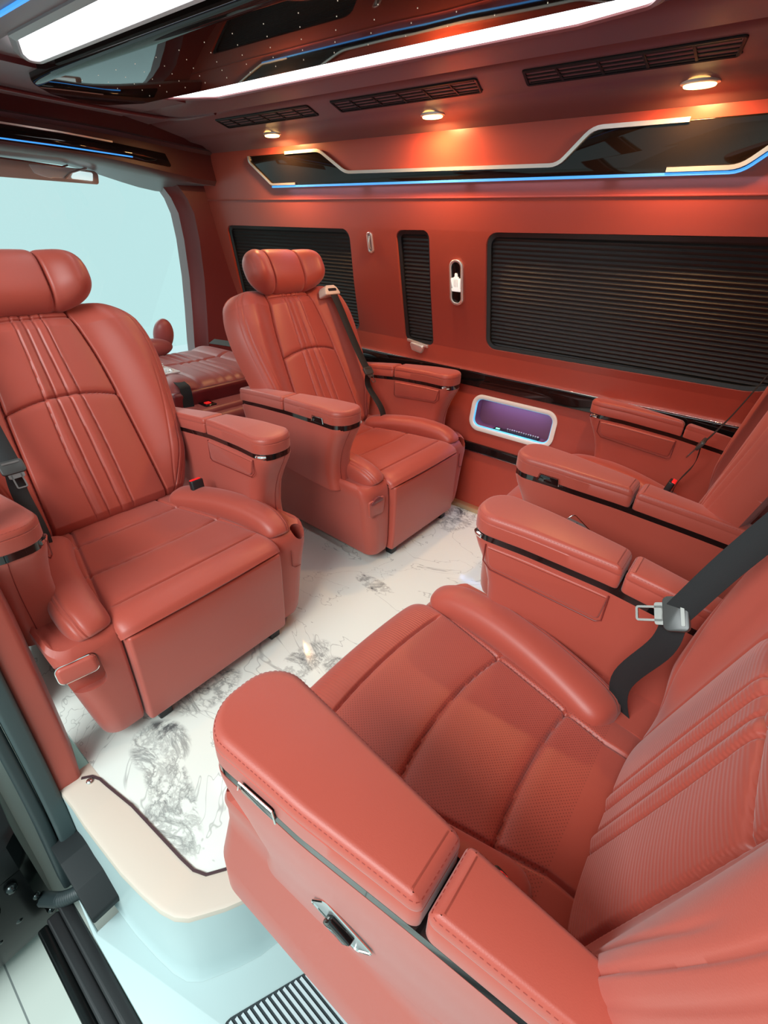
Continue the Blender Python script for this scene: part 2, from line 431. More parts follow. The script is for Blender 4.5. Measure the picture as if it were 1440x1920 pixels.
def wallpart(name, poly, t0, t1, m, r=0.003, parent=None, o0=(0, 0, 0), steps=3):
    b = bmesh.new(); slab(b, poly, t0, t1, 0, r, lambda a, c, t: tuple(Vector(WP(a, c, t)) - Vector(o0)), steps); return obj(name, b, m, parent)
def ringpart(name, poly, wd, t0, t1, m, parent, o0=(0, 0, 0)):
    b = bmesh.new(); inn = offset(poly, wd); f = lambda p, t: tuple(Vector(WP(p[0], p[1], t)) - Vector(o0))
    e = wd * .25; o1 = offset(poly, e); i1 = offset(poly, wd - e)
    rings = [[f(p, t0) for p in poly], [f(p, t1 - .002) for p in poly], [f(p, t1) for p in o1], [f(p, t1) for p in i1], [f(p, t1 - .002) for p in inn], [f(p, t0) for p in inn], [f(p, t0) for p in poly]]
    grid(b, rings, True); return obj(name, b, m, parent)

# handle tab under the narrow blind
rt = empty('blind_pull', (-1.46, wy(.79), .79)); o0 = rt.location
wallpart('pull_plate', fillet([(-1.558, .809), (-1.426, .791), (-1.426, .775), (-1.558, .794)], .004), 0, .012, SIL, .003, rt, o0)
wallpart('pull_lip', fillet([(-1.54, .797), (-1.444, .783), (-1.462, .742), (-1.523, .752)], .012), 0, .022, SIL, .006, rt, o0)
tag(rt, 'silver pull tab at the bottom of the narrow blind', 'pull tab')
# oval coat hook
rt = empty('coat_hook', (-1.73, wy(1.25), 1.25)); o0 = rt.location
ov = rrect(-1.752, 1.208, -1.716, 1.300, .017, 6)
ringpart('hook_frame', ov, .009, -.002, .009, SIL, rt, o0)
wallpart('hook_recess', offset(ov, .007), -.001, .003, mat('hook_grey', (.35, .33, .33), .3, .6), .001, rt, o0)
b = bmesh.new(); tube(b, [tuple(Vector(WP(-1.734, z, t)) - o0) for z, t in ((1.225, .004), (1.235, .012), (1.262, .013), (1.283, .004))], .004); obj('hook_bar', b, SIL, rt)
tag(rt, 'small silver oval coat hook between two dark blinds', 'hook')
# oval crest badge, its crest brightened by emission
rt = empty('wall_emblem', (-1.24, wy(1.11), 1.11)); o0 = rt.location
ov = rrect(-1.274, 1.012, -1.204, 1.206, .033, 8)
ringpart('emblem_frame', ov, .011, -.002, .013, SIL, rt, o0)
wallpart('emblem_back', offset(ov, .009), -.001, .004, BLKG, .001, rt, o0)
cr_poly = [(-.021, -.040), (.021, -.040), (.023, -.030), (.019, -.025), (.026, .004), (.026, .014), (.020, .018), (.013, .013), (.011, .022), (.006, .024), (.006, .032), (.003, .038), (-.003, .038), (-.006, .032), (-.006, .024), (-.011, .022), (-.013, .013), (-.020, .018), (-.026, .014), (-.026, .004), (-.019, -.025), (-.023, -.030)]
wallpart('crest', [(-1.239 + a, 1.112 + c) for a, c in cr_poly], .003, .013, mat('white_crest', (.92, .9, .86), .3, emis=(1, .95, .88), estr=.35), .002, rt, o0)
for dx in (-.008, 0, .008): wallpart('crest_rib', rrect(-1.239 + dx - .001, 1.092, -1.239 + dx + .001, 1.125, .0008, 2), .012, .0145, SIL, .0005, rt, o0)
tag(rt, 'silver framed oval badge with white crown crest on black, left of the largest blind', 'badge')

# upper light panel: black glass, silver mouldings, blue strip
rt = empty('wall_light_panel', (-1.35, wy(1.50), 1.50)); o0 = rt.location
outl = [(-2.52, 1.632), (-2.52, 1.606), (-2.375, 1.497), (-.25, 1.497), (-.12, 1.60), (-.06, 1.629), (-.705, 1.629), (-.815, 1.532), (-1.835, 1.542), (-1.99, 1.632)]
wallpart('glass_panel', fillet(outl, .006, 3), -.004, .010, BLKG, .003, rt, o0)
def mould(name, pts, r, t, m, lab=None):
    b = bmesh.new(); P = []
    for p in pts: P.append(tuple(Vector(WP(p[0], p[1], t)) - o0))
    # flat moulding: ribbon
    ribbon(b, P, [Vector((-(Vector(P[min(i + 1, len(P) - 1)]) - Vector(P[max(i - 1, 0)])).z, 0, (Vector(P[min(i + 1, len(P) - 1)]) - Vector(P[max(i - 1, 0)])).x)) for i in range(len(P))], r * 2, .010)
    return obj(name, b, m, rt)
def soft(pts, r=.03, n=4):
    out = [pts[0]]
    for i in range(1, len(pts) - 1):
        p = Vector(pts[i]); a = (Vector(pts[i - 1]) - p); c = (Vector(pts[i + 1]) - p); d = min(r, a.length * .45, c.length * .45)
        q0 = p + a.normalized() * d; q1 = p + c.normalized() * d
        for j in range(n + 1):
            t = j / n; out.append(tuple(q0 * (1 - t) ** 2 + p * 2 * t * (1 - t) + q1 * t * t))
    out.append(pts[-1]); return out
mould('silver_moulding', soft([(-2.23, 1.632), (-1.99, 1.632), (-1.835, 1.541), (-.815, 1.531), (-.705, 1.628), (-.42, 1.628)]), .0065, .012, SIL)
mould('silver_moulding', soft([(-2.52, 1.632), (-2.52, 1.606), (-2.375, 1.504), (-2.19, 1.504)], .012), .005, .012, SIL)
mould('silver_moulding', soft([(-.455, 1.506), (-.255, 1.506), (-.12, 1.61), (-.08, 1.629)]), .0065, .012, SIL)
mould('silver_moulding', [(-.215, 1.631), (-.06, 1.631)], .006, .012, SIL)
mould('blue_strip', soft([(-2.375, 1.494), (-.25, 1.494), (-.112, 1.60)]), .0042, .010, BLUE)
tag(rt, 'long black glass lighting panel with silver zigzag moulding and blue strip above the blinds', 'light panel')
for dx in range(4):
    x = -2.0 + dx * .55
    d = bpy.data.lights.new('blue_strip_glow', 'AREA'); d.shape = 'RECTANGLE'; d.size = .5; d.size_y = .01; d.energy = 0.22; d.color = (.15, .5, 1)
    o = bpy.data.objects.new('blue_strip_glow', d); COL.objects.link(o); o.parent = rt; o.location = Vector((x, wy(1.487) - .014, 1.488)) - o0; o.rotation_euler = (math.radians(-12), 0, 0)

# black belt mouldings
def belt(name, z0, z1, t, label, chrome_z, x0=-2.2):
    r_ = empty(name, (x0, wy(z0), z0)); o_ = r_.location
    wallpart('gloss_strip', [(x0, z0), (XR, z0), (XR, z1), (x0, z1)], 0, t, BLK, .005, r_, o_)
    wallpart('chrome_edge', [(x0, chrome_z), (XR, chrome_z), (XR, chrome_z + .004), (x0, chrome_z + .004)], .002, t + .003, CHR, .001, r_, o_)
    tag(r_, label, 'trim strip')
belt('belt_moulding', .631, .703, .018, 'wide glossy black moulding along the red wall just below the blinds', .704)
belt('belt_moulding', .304, .344, .014, 'narrow black and chrome moulding low on the red wall under the lit niche', .300)

# niche
rt = empty('wall_niche', (-.90, wy(.43), .43)); o0 = rt.location
rim = rrect(-1.133, .412, -.681, .597, .058, 8)
ringpart('niche_frame', rim, .021, 0, .010, mat('pale_frame_plastic', (.80, .72, .68), .35), rt, o0)
ringpart('led_ring', offset(rim, .020), .005, -.006, .003, CYAN, rt, o0)
b = bmesh.new()
rings = [[tuple(Vector(WP(a, c, t)) - o0) for a, c in ring] for ring, t in ((offset(niche, -.001), 0.0), (offset(niche, .001), -.006), (offset(niche, .001), -.070), (offset(niche, .02), -.070))]
vs = grid(b, rings, True); b.faces.new(vs[-1]); obj('niche_lining', b, mat('niche_leather', (.16, .035, .05), .45), rt)
d = bpy.data.lights.new('niche_glow', 'AREA'); d.shape = 'RECTANGLE'; d.size = .34; d.size_y = .015; d.energy = 0.55; d.color = (.22, .45, 1)
o = bpy.data.objects.new('niche_glow', d); COL.objects.link(o); o.parent = rt; o.location = Vector(WP(-.905, .568, -.012)) - o0; o.rotation_euler = (math.radians(20), 0, 0)
tag(rt, 'lit rectangular niche with pale frame in the red wall between the facing seats', 'niche')
rt = empty('socket_panel', (-.88, wy(.44), .432)); o0 = rt.location
b = bmesh.new(); box(b, -1.0, wy(.43) + .008, .4315, -.76, wy(.43) + .045, .440, .002); obj('panel', b, BLKG).parent = rt
bpy.data.objects[-1]
for c in [x for x in bpy.data.objects if x.parent == rt]: c.location = -Vector(o0)
b = bmesh.new(); box(b, -.985, wy(.43) + .012, .440, -.965, wy(.43) + .022, .444, .001); c = obj('green_indicator', b, GRN, rt); c.location = -Vector(o0)
b = bmesh.new()
for i in range(14): box(b, -.935 + i * .0125, wy(.43) + .038, .440, -.928 + i * .0125, wy(.43) + .043, .446, .001)
c = obj('button_row', b, SIL, rt); c.location = -Vector(o0)
tag(rt, 'thin dark control strip with a green lamp lying in the lit wall niche', 'control panel')

# ceiling ------------------------------------------------------------
CYM = 1.13
def cside(sg, ps): return [(CYM + sg * (y - CYM), z) for y, z in ps]
pr = [(2.01, 1.655), (1.985, 1.662), (1.93, 1.690), (1.86, 1.697), (1.832, 1.708), (1.815, 1.7125), (1.79, 1.716), (1.68, 1.736), (1.652, 1.742), (1.642, 1.748), (1.632, 1.742), (1.60, 1.746), (1.55, 1.752), (1.51, 1.758), (1.497, 1.762)]
XC0, XC1 = -2.86, 1.9
def cprof(sg):
    low = cside(sg, pr); return low + [(CYM + sg * (1.497 - CYM), 1.84), (CYM + sg * (2.01 - CYM), 1.84)]
bm = bmesh.new()
for sg in (1, -1):
    p = cprof(sg); loft(bm, [[(x, y, z) for y, z in p] for x in (XC0, XC1)])
# front and middle field of the ceiling
box(bm, XC0, CYM - .368, 1.755, -2.30, CYM + .368, 1.84); box(bm, -.33, CYM - .368, 1.755, XC1, CYM + .368, 1.84)
box(bm, -2.30, CYM - .368, 1.772, -.33, CYM + .368, 1.84)
ceil = obj('ceiling', bm, LEAC); struct(ceil, 'dark red ceiling of the van')
# rounded front lip of the ceiling field
bm = bmesh.new()
pth = [(-2.30, .44, 1.742), (-2.52, .50, 1.742), (-2.64, .72, 1.742), (-2.68, 1.13, 1.742), (-2.64, 1.50, 1.742), (-2.56, 1.62, 1.742), (-2.30, 1.64, 1.744)]
tube(bm, cr(pth), .008, 8)
struct(obj('trim_2', bm, LEAC), 'curved raised rim at the front end of the ceiling field')

def strip_light(sg, label):
    rt = empty('ceiling_light_strip', (-1.2, CYM + sg * .295, 1.75)); o_ = rt.location
    P = [(-2.20, .245), (-2.215, .25), (-2.02, .36), (-.50, .37), (-.36, .245)]
    P = [(-2.22, .235), (-2.12, .30), (-1.98, .358), (-.62, .362), (-.45, .33), (-.38, .235)]
    if sg > 0: P = [(-2.31, .235), (-2.20, .30), (-2.06, .358)] + P[3:]
    pl = fillet([(a, CYM + sg * b_) for a, b_ in P], .03, 5)
    f = lambda a, b_, t: (a - o_.x, b_ - o_.y, t - o_.z)
    b = bmesh.new(); slab(b, pl, 1.752, 1.765, .003, 0, f, 2); obj('diffuser', b, STRIP, rt)
    b = bmesh.new(); inn = offset(pl, .001); out = offset(pl, -.022)
    grid(b, [[f(p[0], p[1], z) for p in ring] for ring, z in ((inn, 1.765), (inn, 1.748), (offset(pl, -.006), 1.744), (out, 1.752), (out, 1.765))], True)
    obj('frame', b, LEAC if sg > 0 else mat('reflection_grey_frame', (.33, .30, .30), .3), rt)  # near strip's frame: reflections put into a paler grey
    tag(rt, label, 'ceiling light', 'ceiling light strips')
strip_light(1, 'long white ceiling light strip nearer the wall with the blinds')
strip_light(-1, 'white ceiling light strip at the top left corner, nearer the open door')
# black gloss centre panel
rt = empty('ceiling_panel', (-1.4, CYM, 1.70)); o_ = rt.location
P = [(-2.40, -.19), (-2.50, -.10), (-2.56, .03), (-2.50, .13), (-2.32, .195), (-2.0, .20), (-.40, .20), (-.34, .12), (-.34, -.12), (-.40, -.20), (-2.2, -.20)]
pl = densify(fillet([(a, CYM + b_) for a, b_ in P], .06, 5), .05)
f = lambda a, b_, t: (a - o_.x, b_ - o_.y, t - o_.z)
b = bmesh.new(); slab(b, pl, 1.722, 1.775, .022, 0, f, 6); obj('gloss_panel', b, BLKG, rt)
b = bmesh.new()
for i in range(15):
    for j in range(5):
        x = -2.15 + i * .12 + (.06 if j % 2 else 0); y = CYM - .12 + j * .06
        bmesh.ops.create_icosphere(b, subdivisions=1, radius=.0012, matrix=Matrix.Translation((x - o_.x, y - o_.y, 1.7215 - o_.z)))
so = obj('star_light_dots', b, mat('star_dot', (.9, .8, .7), .4, emis=(1, .85, .65), estr=.4), rt); so['kind'] = 'stuff'; so['label'] = 'tiny star lights dotted over the black panel'
tag(rt, 'glossy black starry panel in the middle of the ceiling', 'ceiling panel')
# blue accent line beyond the near strip
bm = bmesh.new(); tube(bm, [(-2.0, .665, 1.744), (-1.2, .665, 1.744), (-.5, .665, 1.744)], .0055)
tag(obj('blue_accent_light', bm, BLUE), 'thin blue light line on the ceiling at the top left corner of the photo', 'accent light')

# air vents on the right cove
VNT = mat('vent_black', (.008, .009, .010), .5, spec=.25)
def vent(x0, x1, label):
    rt = empty('air_vent', (.5 * (x0 + x1), 1.735, 1.726)); o_ = Vector(rt.location)
    A = Vector((0, 1.690, 1.7345)); B = Vector((0, 1.782, 1.7175)); d_ = (B - A).normalized(); n_ = Vector((0, -d_.z * -1, 0)); n_ = Vector((0, d_.z, -d_.y)).normalized()
    L_ = (B - A).length
    f = lambda a, s, t: tuple(Vector((a, A.y, A.z)) + d_ * s + n_ * t - o_)
    b = bmesh.new(); pl = fillet([(x0 + .02, 0), (x1 - .0, 0), (x1 - .025, L_), (x0, L_)], .01, 3)
    inn = offset(pl, .009)
    grid(b, [[f(p[0], p[1], t) for p in ring] for ring, t in ((pl, -.002), (pl, .003), (offset(pl, .003), .005), (inn, .004), (inn, -.004))], True)
    obj('frame', b, VNT, rt)
    b = bmesh.new(); slab(b, inn, -.012, -.003, 0, 0, f, 1); obj('backing', b, mat('vent_dark', (.012, .012, .013), .6), rt)
    for k in range(4):
        s = .016 + k * (L_ - .032) / 3
        b = bmesh.new(); slab(b, [(x0 + .018, s - .0035), (x1 - .018, s - .0035), (x1 - .018, s + .0035), (x0 + .018, s + .0035)], -.006, .003, 0, .001, f, 1); obj('slat', b, VNT, rt)
    n = max(3, int((x1 - x0) / .1))
    for k in range(1, n):
        b = bmesh.new(); x = x0 + (x1 - x0) * k / n; slab(b, [(x - .004, .01), (x + .004, .01), (x + .004, L_ - .01), (x - .004, L_ - .01)], -.004, .004, 0, .001, f, 1); obj('divider', b, VNT, rt)
    tag(rt, label, 'air vent', 'air vents above the blinds')
vent(-2.40, -1.76, 'shortest black slatted air vent, nearest the windshield')
vent(-1.66, -1.00, 'middle black air vent above the crested badge')
vent(-.87, -.28, 'long black slatted air vent at the top right')
# warm spot lamps
LAMPS = [(-2.21, 'the windshield end, smallest in view'), (-1.29, 'the middle'), (-.40, 'the right end, largest in view')]
for x, wh in LAMPS:
    rt = empty('spot_lamp', (x, 1.885, 1.694)); tag(rt, 'warm glowing oval lamp under the ceiling cove at ' + wh, 'spot lamp', 'warm cove lamps')
    b = bmesh.new(); el = [(math.cos(2 * PI * k / 24) * .042, math.sin(2 * PI * k / 24) * .028) for k in range(24)]
    slab(b, el, -.010, .003, .005, 0, lambda a, c, t: (a, c, t), 3); obj('lens', b, WARM, rt)
    b = bmesh.new(); e2 = [(a * 1.2, c * 1.2) for a, c in el]
    grid(b, [[(a, c, t) for a, c in ring] for ring, t in ((e2, .004), (e2, -.002), (el, -.005), (el, .004))], True); obj('bezel', b, SIL, rt)
    d = bpy.data.lights.new('spot_lamp_glow', 'AREA'); d.shape = 'ELLIPSE'; d.size = .07; d.size_y = .05; d.energy = 3.8; d.color = (1, .52, .20); d.specular_factor = 0.25
    o = bpy.data.objects.new('spot_lamp_glow', d); COL.objects.link(o); o.parent = rt; o.location = (0, 0, -.014)

# front bulkhead beam, cab opening --------------------------------------
bm = bmesh.new()
# beam profile in (x,z): stepped face toward the cabin
def beam_ring(y):
    k = smst(1.3, 2.0, y); dz = -.03 * k
    return [(-2.86, y, 1.86), (-2.86, y, 1.70 + dz * .8), (-2.845, y, 1.690 + dz * .8), (-2.875, y, 1.676 + dz * .8), (-2.875, y, 1.578 + dz * 1.6), (-2.90, y, 1.562 + dz * 1.8),
            (-3.0, y, 1.558 - .045 * smst(1.2, 1.9, y)), (-3.20, y, 1.555 - .085 * smst(1.25, 1.85, y)), (-3.3, y, 1.56 - .05 * smst(1.3, 1.9, y)), (-3.3, y, 1.86)]
loft(bm, [beam_ring(.2 + i * .1) for i in range(20)])
LEAB = leather('beam_dark_leather', (0.075, 0.008, 0.009), 0.34)
struct(obj('wall_front', bm, LEAB), 'dark red beam across the cabin above the windshield opening')
rt = empty('header_panel', (-2.87, 1.3, 1.62)); o_ = rt.location
bm = bmesh.new(); f = lambda a, b_, t: (-2.876 + t - o_.x, a - o_.y, b_ - o_.z)
slab(bm, fillet([(.45, 1.592), (1.47, 1.588), (1.735, 1.571), (1.705, 1.630), (1.42, 1.645), (.45, 1.650)], .008, 3), -.004, .008, 0, .003, f, 2); obj('gloss_panel', bm, BLKG, rt)
bm = bmesh.new(); tube(bm, [(-2.865 - o_.x, y - o_.y, z - o_.z) for y, z in ((.45, 1.596), (1.2, 1.598), (1.52, 1.594))], .003); obj('blue_strip', bm, BLUE, rt)
bm = bmesh.new(); ribbon(bm, [(-2.864 - o_.x, y - o_.y, z - o_.z) for y, z in ((.45, 1.655), (1.2, 1.652), (1.43, 1.645))], Vector((0, 0, 1)), .007, .006); obj('silver_moulding', bm, SIL, rt)
tag(rt, 'glossy black panel with blue line on the beam above the windshield', 'trim panel')

# right front pillar (A/B pillar beside windshield)
bm = bmesh.new()
rings = []
for z, y0, x0 in ((1.56, 1.70, -3.14), (1.50, 1.80, -3.12), (1.44, 1.842, -3.11), (1.36, 1.870, -3.10), (1.22, 1.882, -3.10), (1.0, 1.880, -3.10), (.8, 1.865, -3.10), (.595, 1.845, -3.10), (.30, 1.83, -3.10), (-.02, 1.82, -3.10)):
    rings.append([(x0, y0, z), (x0 + .035, y0 + .045, z), (x0 + .075, y0 + .06, z), (-2.98, 2.2, z), (-3.2, 2.25, z), (-3.24, y0 + .03, z)])
loft(bm, rings)
struct(obj('wall_front_pillar', bm, LEAC), 'red pillar between the windshield and the side wall')
# windshield glass & outer header
bm = bmesh.new(); loft(bm, [[(-3.75, .0, .45), (-3.75, 2.3, .45), (-3.30, 2.2, 1.58), (-3.30, .0, 1.58)], [(-3.755, .0, .45), (-3.755, 2.3, .45), (-3.305, 2.2, 1.58), (-3.305, .0, 1.58)]])
struct(obj('window_1', bm, GLS, smooth=False), 'bright windshield of the van seen past the seats')
# cab lower part: dashboard mass & cab floor, front of shell
bm = bmesh.new(); box(bm, -3.85, .05, -.3, -3.45, 2.25, .22, .05)
struct(obj('trim_3', bm, BPL), 'dark dashboard below the windshield')

# sun visor
rt = empty('sun_visor', (-3.12, 1.1, 1.52)); o_ = rt.location
f = lambda a, b_, t: (-3.14 - (b_ - 1.52) * .4 + t - o_.x, a - o_.y, b_ - o_.z)
bm = bmesh.new(); pl = fillet([(.62, 1.466), (1.44, 1.474), (1.46, 1.535), (.62, 1.56)], .018, 4)
slab(bm, pl, -.006, .006, .004, .004, f, 2); obj('visor_board', bm, mat('visor_fabric', (.52, .40, .36), .6), rt)
bm = bmesh.new(); slab(bm, fillet([(1.13, 1.535), (1.14, 1.498), (1.17, 1.488), (1.21, 1.482), (1.22, 1.487), (1.36, 1.487), (1.40, 1.54)], .004, 2), .006, .010, 0, .002, f, 2); obj('mirror_flap', bm, mat('visor_mirror', (.78, .76, .76), .25, .2), rt)
bm = bmesh.new(); slab(bm, fillet([(1.335, 1.528), (1.30, 1.490), (1.41, 1.488), (1.425, 1.526)], .006, 3), .010, .013, 0, .001, f, 2); obj('visor_bright_patch', bm, mat('visor_emissive', (.8, .95, .95), .3, emis=(.62, .86, .88), estr=.55), rt)  # last patch is made bright by its own emission
bm = bmesh.new(); tube(bm, [f(a, c, .015) for a, c in ((.62, 1.556), (1.1, 1.545), (1.28, 1.538), (1.31, 1.548))], .004); obj('chrome_rod', bm, CHR, rt)
bm = bmesh.new(); tube(bm, [f(a, c, .016) for a, c in ((1.27, 1.487), (1.31, 1.515), (1.40, 1.545))], .0045); obj('visor_clip', bm, SIL, rt)
tag(rt, 'sun visor folded down at the top of the windshield, left edge of the photo', 'sun visor')

# rear and near-side shell (behind and beside the photographer's view)
bm = bmesh.new(); box(bm, 1.9, .0, -.02, 1.98, 2.25, 1.86); struct(obj('wall_rear', bm, LEAW), 'rear wall of the cabin')
bm = bmesh.new(); box(bm, .66, .04, -.3, 1.9, .12, 1.86); struct(obj('wall_left', bm, LEAW), 'near side wall behind the open sliding door')
bm = bmesh.new(); box(bm, -3.3, .06, 1.62, .62, .20, 1.84); struct(obj('wall_left_header', bm, LEAW), 'header above the open sliding door')
bm = bmesh.new(); box(bm, -3.3, .08, -.02, -1.36, .12, .68); struct(obj('wall_left_front', bm, LEAW), 'lower side wall beside the cab')
bm = bmesh.new(); box(bm, -3.3, .1, 1.845, 1.98, 2.25, 1.88); struct(obj('ceiling_roof', bm, LEAW), 'roof skin')

# ------------------------------------------------------------------ floor, step, door sill
bm = bmesh.new()
edge = [(-3.3, .148), (-1.10, .150), (-1.02, .152), (-.90, .168), (-.70, .182), (-.655, .187), (-.625, .20), (-.60, .235), (-.585, .30), (-.57, .40), (1.9, .40)]
poly = edge + [(1.9, 2.2), (-3.3, 2.2)]
slab(bm, poly, -.02, 0.0, 0, 0, lambda a, b_, t: (a, b_, t), 1)
struct(obj('floor', bm, MARB, smooth=False), 'glossy white marble-pattern floor with grey veins')
# beige border with dark joint
bm = bmesh.new()
jo = [(-1.03, .148), (-1.00, .152), (-.90, .168), (-.70, .182), (-.655, .187), (-.625, .20), (-.60, .235), (-.585, .30), (-.57, .40)]
ribbon(bm, [(-1.07, .118, .002)] + [(-1.055, .138, .002)] + [(a, b_, .002) for a, b_ in jo], [Vector((0, 1, 0))] * 7 + [Vector((-1, 1, 0))] * 1 + [Vector((-1, 0.3, 0))] * 3, .006, .004)
struct(obj('trim_4', bm, mat('dark_joint', (.06, .03, .035), .5)), 'thin dark joint between the marble floor and the pale step edge')
eo = [(-1.10, .065), (-1.02, .070), (-.95, .070), (-.86, .074), (-.78, .078), (-.70, .088), (-.645, .098), (-.61, .110), (-.585, .128), (-.565, .155), (-.54, .19), (-.515, .235), (-.47, .40)]
def ringline(off, z): return [(a + off * .5 * smst(-.75, -.55, a) * 1.0, b_ - off * (1 - smst(-.62, -.5, a) * .7), z) for a, b_ in eo]
top_in = [(-1.10, .150), (-1.02, .152), (-.95, .160), (-.80, .176), (-.70, .182), (-.655, .187), (-.64, .192), (-.625, .20), (-.612, .216), (-.60, .235), (-.592, .265), (-.585, .30), (-.57, .40)]
rt = empty('entry_step', (-.8, .1, 0)); o_ = Vector(rt.location)
bm = bmesh.new(); sh = lambda row: [tuple(Vector(p) - o_) for p in row]
rows = [[(a, b_, -.02) for a, b_ in top_in], [(a, b_, .0005) for a, b_ in top_in], ringline(-.012, .0), ringline(-.003, -.003), ringline(0, -.011), ringline(.0, -.02)]
grid(bm, [sh(r) for r in rows]); o = obj('step_top', bm, STEPT, rt, recalc=True)
bm = bmesh.new(); rows = [ringline(.0, -.016), ringline(.001, -.05), ringline(.006, -.14), ringline(.012, -.21), ringline(.017, -.262), ringline(.022, -.2695)]
grid(bm, [sh(r) for r in rows]); obj('step_riser', bm, STEPW, rt)
bm = bmesh.new(); sl = [(-.93, -.012), (-.90, .0), (-.90, .062), (-.78, .075), (-.5, .2), (-.40, .33), (.62, .33), (.62, -.012)]
slab(bm, [(-1.0, -.0), (-.86, .02 - .02), (-.86, .12), (-.4, .40), (.62, .40), (.62, -.012), (-.86, -.012)], -.30, -.27, 0, .004, lambda a, b_, t: tuple(Vector((a, b_, t)) - o_), 2)
obj('step_tread', bm, STEPW, rt)
bm = bmesh.new()
slab(bm, fillet([(-.485, .088), (.45, .088), (.45, .33), (-.37, .33)], .02, 4), -.2695, -.2665, 0, 0, lambda a, c, t: (a, c, t), 1)
ob = obj('grip_mat', bm, mat('grip_dark', (.02, .03, .035), .6), rt); ob.location = -o_
bm = bmesh.new()
for i in range(18):
    y = .096 + i * .0125; box(bm, -.475 + .46 * (y - .09), y, -.2665, .44, y + .0062, -.2635)
gr = obj('grip_ribs', bm, mat('grip_ribs', (.55, .62, .64), .4), rt); gr.location = -o_; gr['label'] = 'pale ribs of the anti-slip mat'
bm = bmesh.new(); bmesh.ops.create_uvsphere(bm, u_segments=16, v_segments=8, radius=.0085, matrix=Matrix.Translation(Vector((-1.045, .128, .004)) - o_) @ Matrix.Diagonal((1, 1, .5, 1)))
obj('screw_cap', bm, CHR, rt)
tag(rt, 'pale entry step with rounded corner, white riser and ribbed tread by the door', 'step')

# sill rails
rt = empty('door_sill', (-.6, -.05, -.30)); o_ = Vector(rt.location)
bm = bmesh.new(); box(bm, -1.0, -.045, -.36, .8, -.014, -.275, .006); box(bm, -1.0, -.075, -.38, .8, -.045, -.295, .006)
a = obj('sill_rail', bm, BPL, rt); a.location = -o_
bm = bmesh.new(); box(bm, -1.0, -.10, -.55, .8, -.075, -.31, .006); a = obj('sill_panel', bm, CARB, rt); a.location = -o_
tag(rt, 'black grooved door sill rail along the bottom of the doorway', 'door sill')

# B pillar: red trim, rubber seals
bm = bmesh.new()
pth = [(-1.34, .155, 1.62), (-1.27, .145, 1.25), (-1.20, .135, .9), (-1.165, .130, .60), (-1.135, .128, .36), (-1.115, .126, .16), (-1.095, .122, .03), (-1.09, .118, -.015)]
P = cr(pth, 6)
def sweep(P, prof):  # prof (dx,dy) in the plan
    return [[(p.x + a, p.y + b_, p.z) for a, b_ in prof] for p in P]
loft(bm, sweep(P, fillet([(-.10, -.055), (.010, -.055), (.016, .0), (-.10, .022)], .012, 4)))
struct(obj('wall_left_pillar', bm, LEA), 'slim red door pillar at the lower left edge')
rt = empty('door_seal', (-1.1, .05, .0)); o_ = Vector(rt.location)
bm = bmesh.new(); Pz = [p + Vector((0, 0, 0)) for p in cr([(-1.33, .06, 1.6), (-1.19, .06, .9), (-1.135, .055, .45), (-1.10, .052, .12), (-1.075, .048, -.05), (-1.055, .042, -.18), (-1.03, .036, -.29)], 6)]
loft(bm, [[tuple(Vector(q) - o_) for q in r_] for r_ in sweep(Pz, fillet([(-.05, -.022), (.014, -.022), (.016, .018), (-.05, .018)], .009, 4))]); obj('inner_lip', bm, RBR, rt)
bm = bmesh.new(); loft(bm, [[tuple(Vector(q) - o_) for q in r_] for r_ in sweep([p + Vector((-.008, -.036, 0)) for p in Pz], fillet([(-.05, -.016), (.010, -.016), (.012, .012), (-.05, .012)], .009, 4))]); obj('outer_lip', bm, mat('dark_seal', (.022, .034, .036), .5), rt)
tag(rt, 'grey green rubber door seal running down beside the red pillar', 'door seal')

# open front door edge & body outside, lower left
rt = empty('front_door', (-1.4, -.2, -.2)); o_ = Vector(rt.location)
bm = bmesh.new()
rings = []
for z, xo in ((-.095, -.05), (-.10, -.02), (-.14, .0), (-.17, .008), (-.19, -.004), (-.24, .012), (-.32, .022), (-.42, .014), (-.48, -.005), (-.50, -.04)):
    rings.append([tuple(Vector((x + xo * k, y, z)) - o_) for x, y, k in ((-2.2, -.75, 0), (-1.2, -.75, .6), (-1.11, -.6, 1), (-1.09, -.2, 1), (-1.095, -.07, 1), (-1.12, -.045, 1), (-1.25, -.04, .5), (-2.2, -.04, 0))])
loft(bm, rings); obj('door_shell', bm, CARB, rt)
bm = bmesh.new()
for (x, y, z, r) in ((-1.085, -.10, -.21, .014), (-1.08, -.15, -.24, .016), (-1.08, -.07, -.30, .010), (-1.08, -.12, -.33, .012), (-1.08, -.17, -.35, .012), (-1.08, -.06, -.40, .010)):
    bmesh.ops.create_uvsphere(bm, u_segments=12, v_segments=8, radius=r, matrix=Matrix.Translation(Vector((x, y, z)) - o_))
obj('highlight_beads', bm, mat('dark_metal', (.05, .06, .06), .25, .9), rt)  # metal beads added to give the black door some highlights
tag(rt, 'glossy black bodywork of the open door outside at the lower left', 'car door')
bm = bmesh.new(); pts = cr([(-1.42, -.34, -.44), (-1.22, -.18, -.385), (-1.10, -.075, -.345), (-1.0, -.03, -.27), (-.94, .02, -.215), (-.90, .05, -.20)], 24)
tube(bm, pts, [.0165 + .0018 * (i % 2) for i in range(len(pts))], 12)
tag(obj('wiring_conduit', bm, mat('conduit_rubber', (.02, .03, .032), .5)), 'black corrugated rubber hose crossing from the pillar to the outside', 'hose')
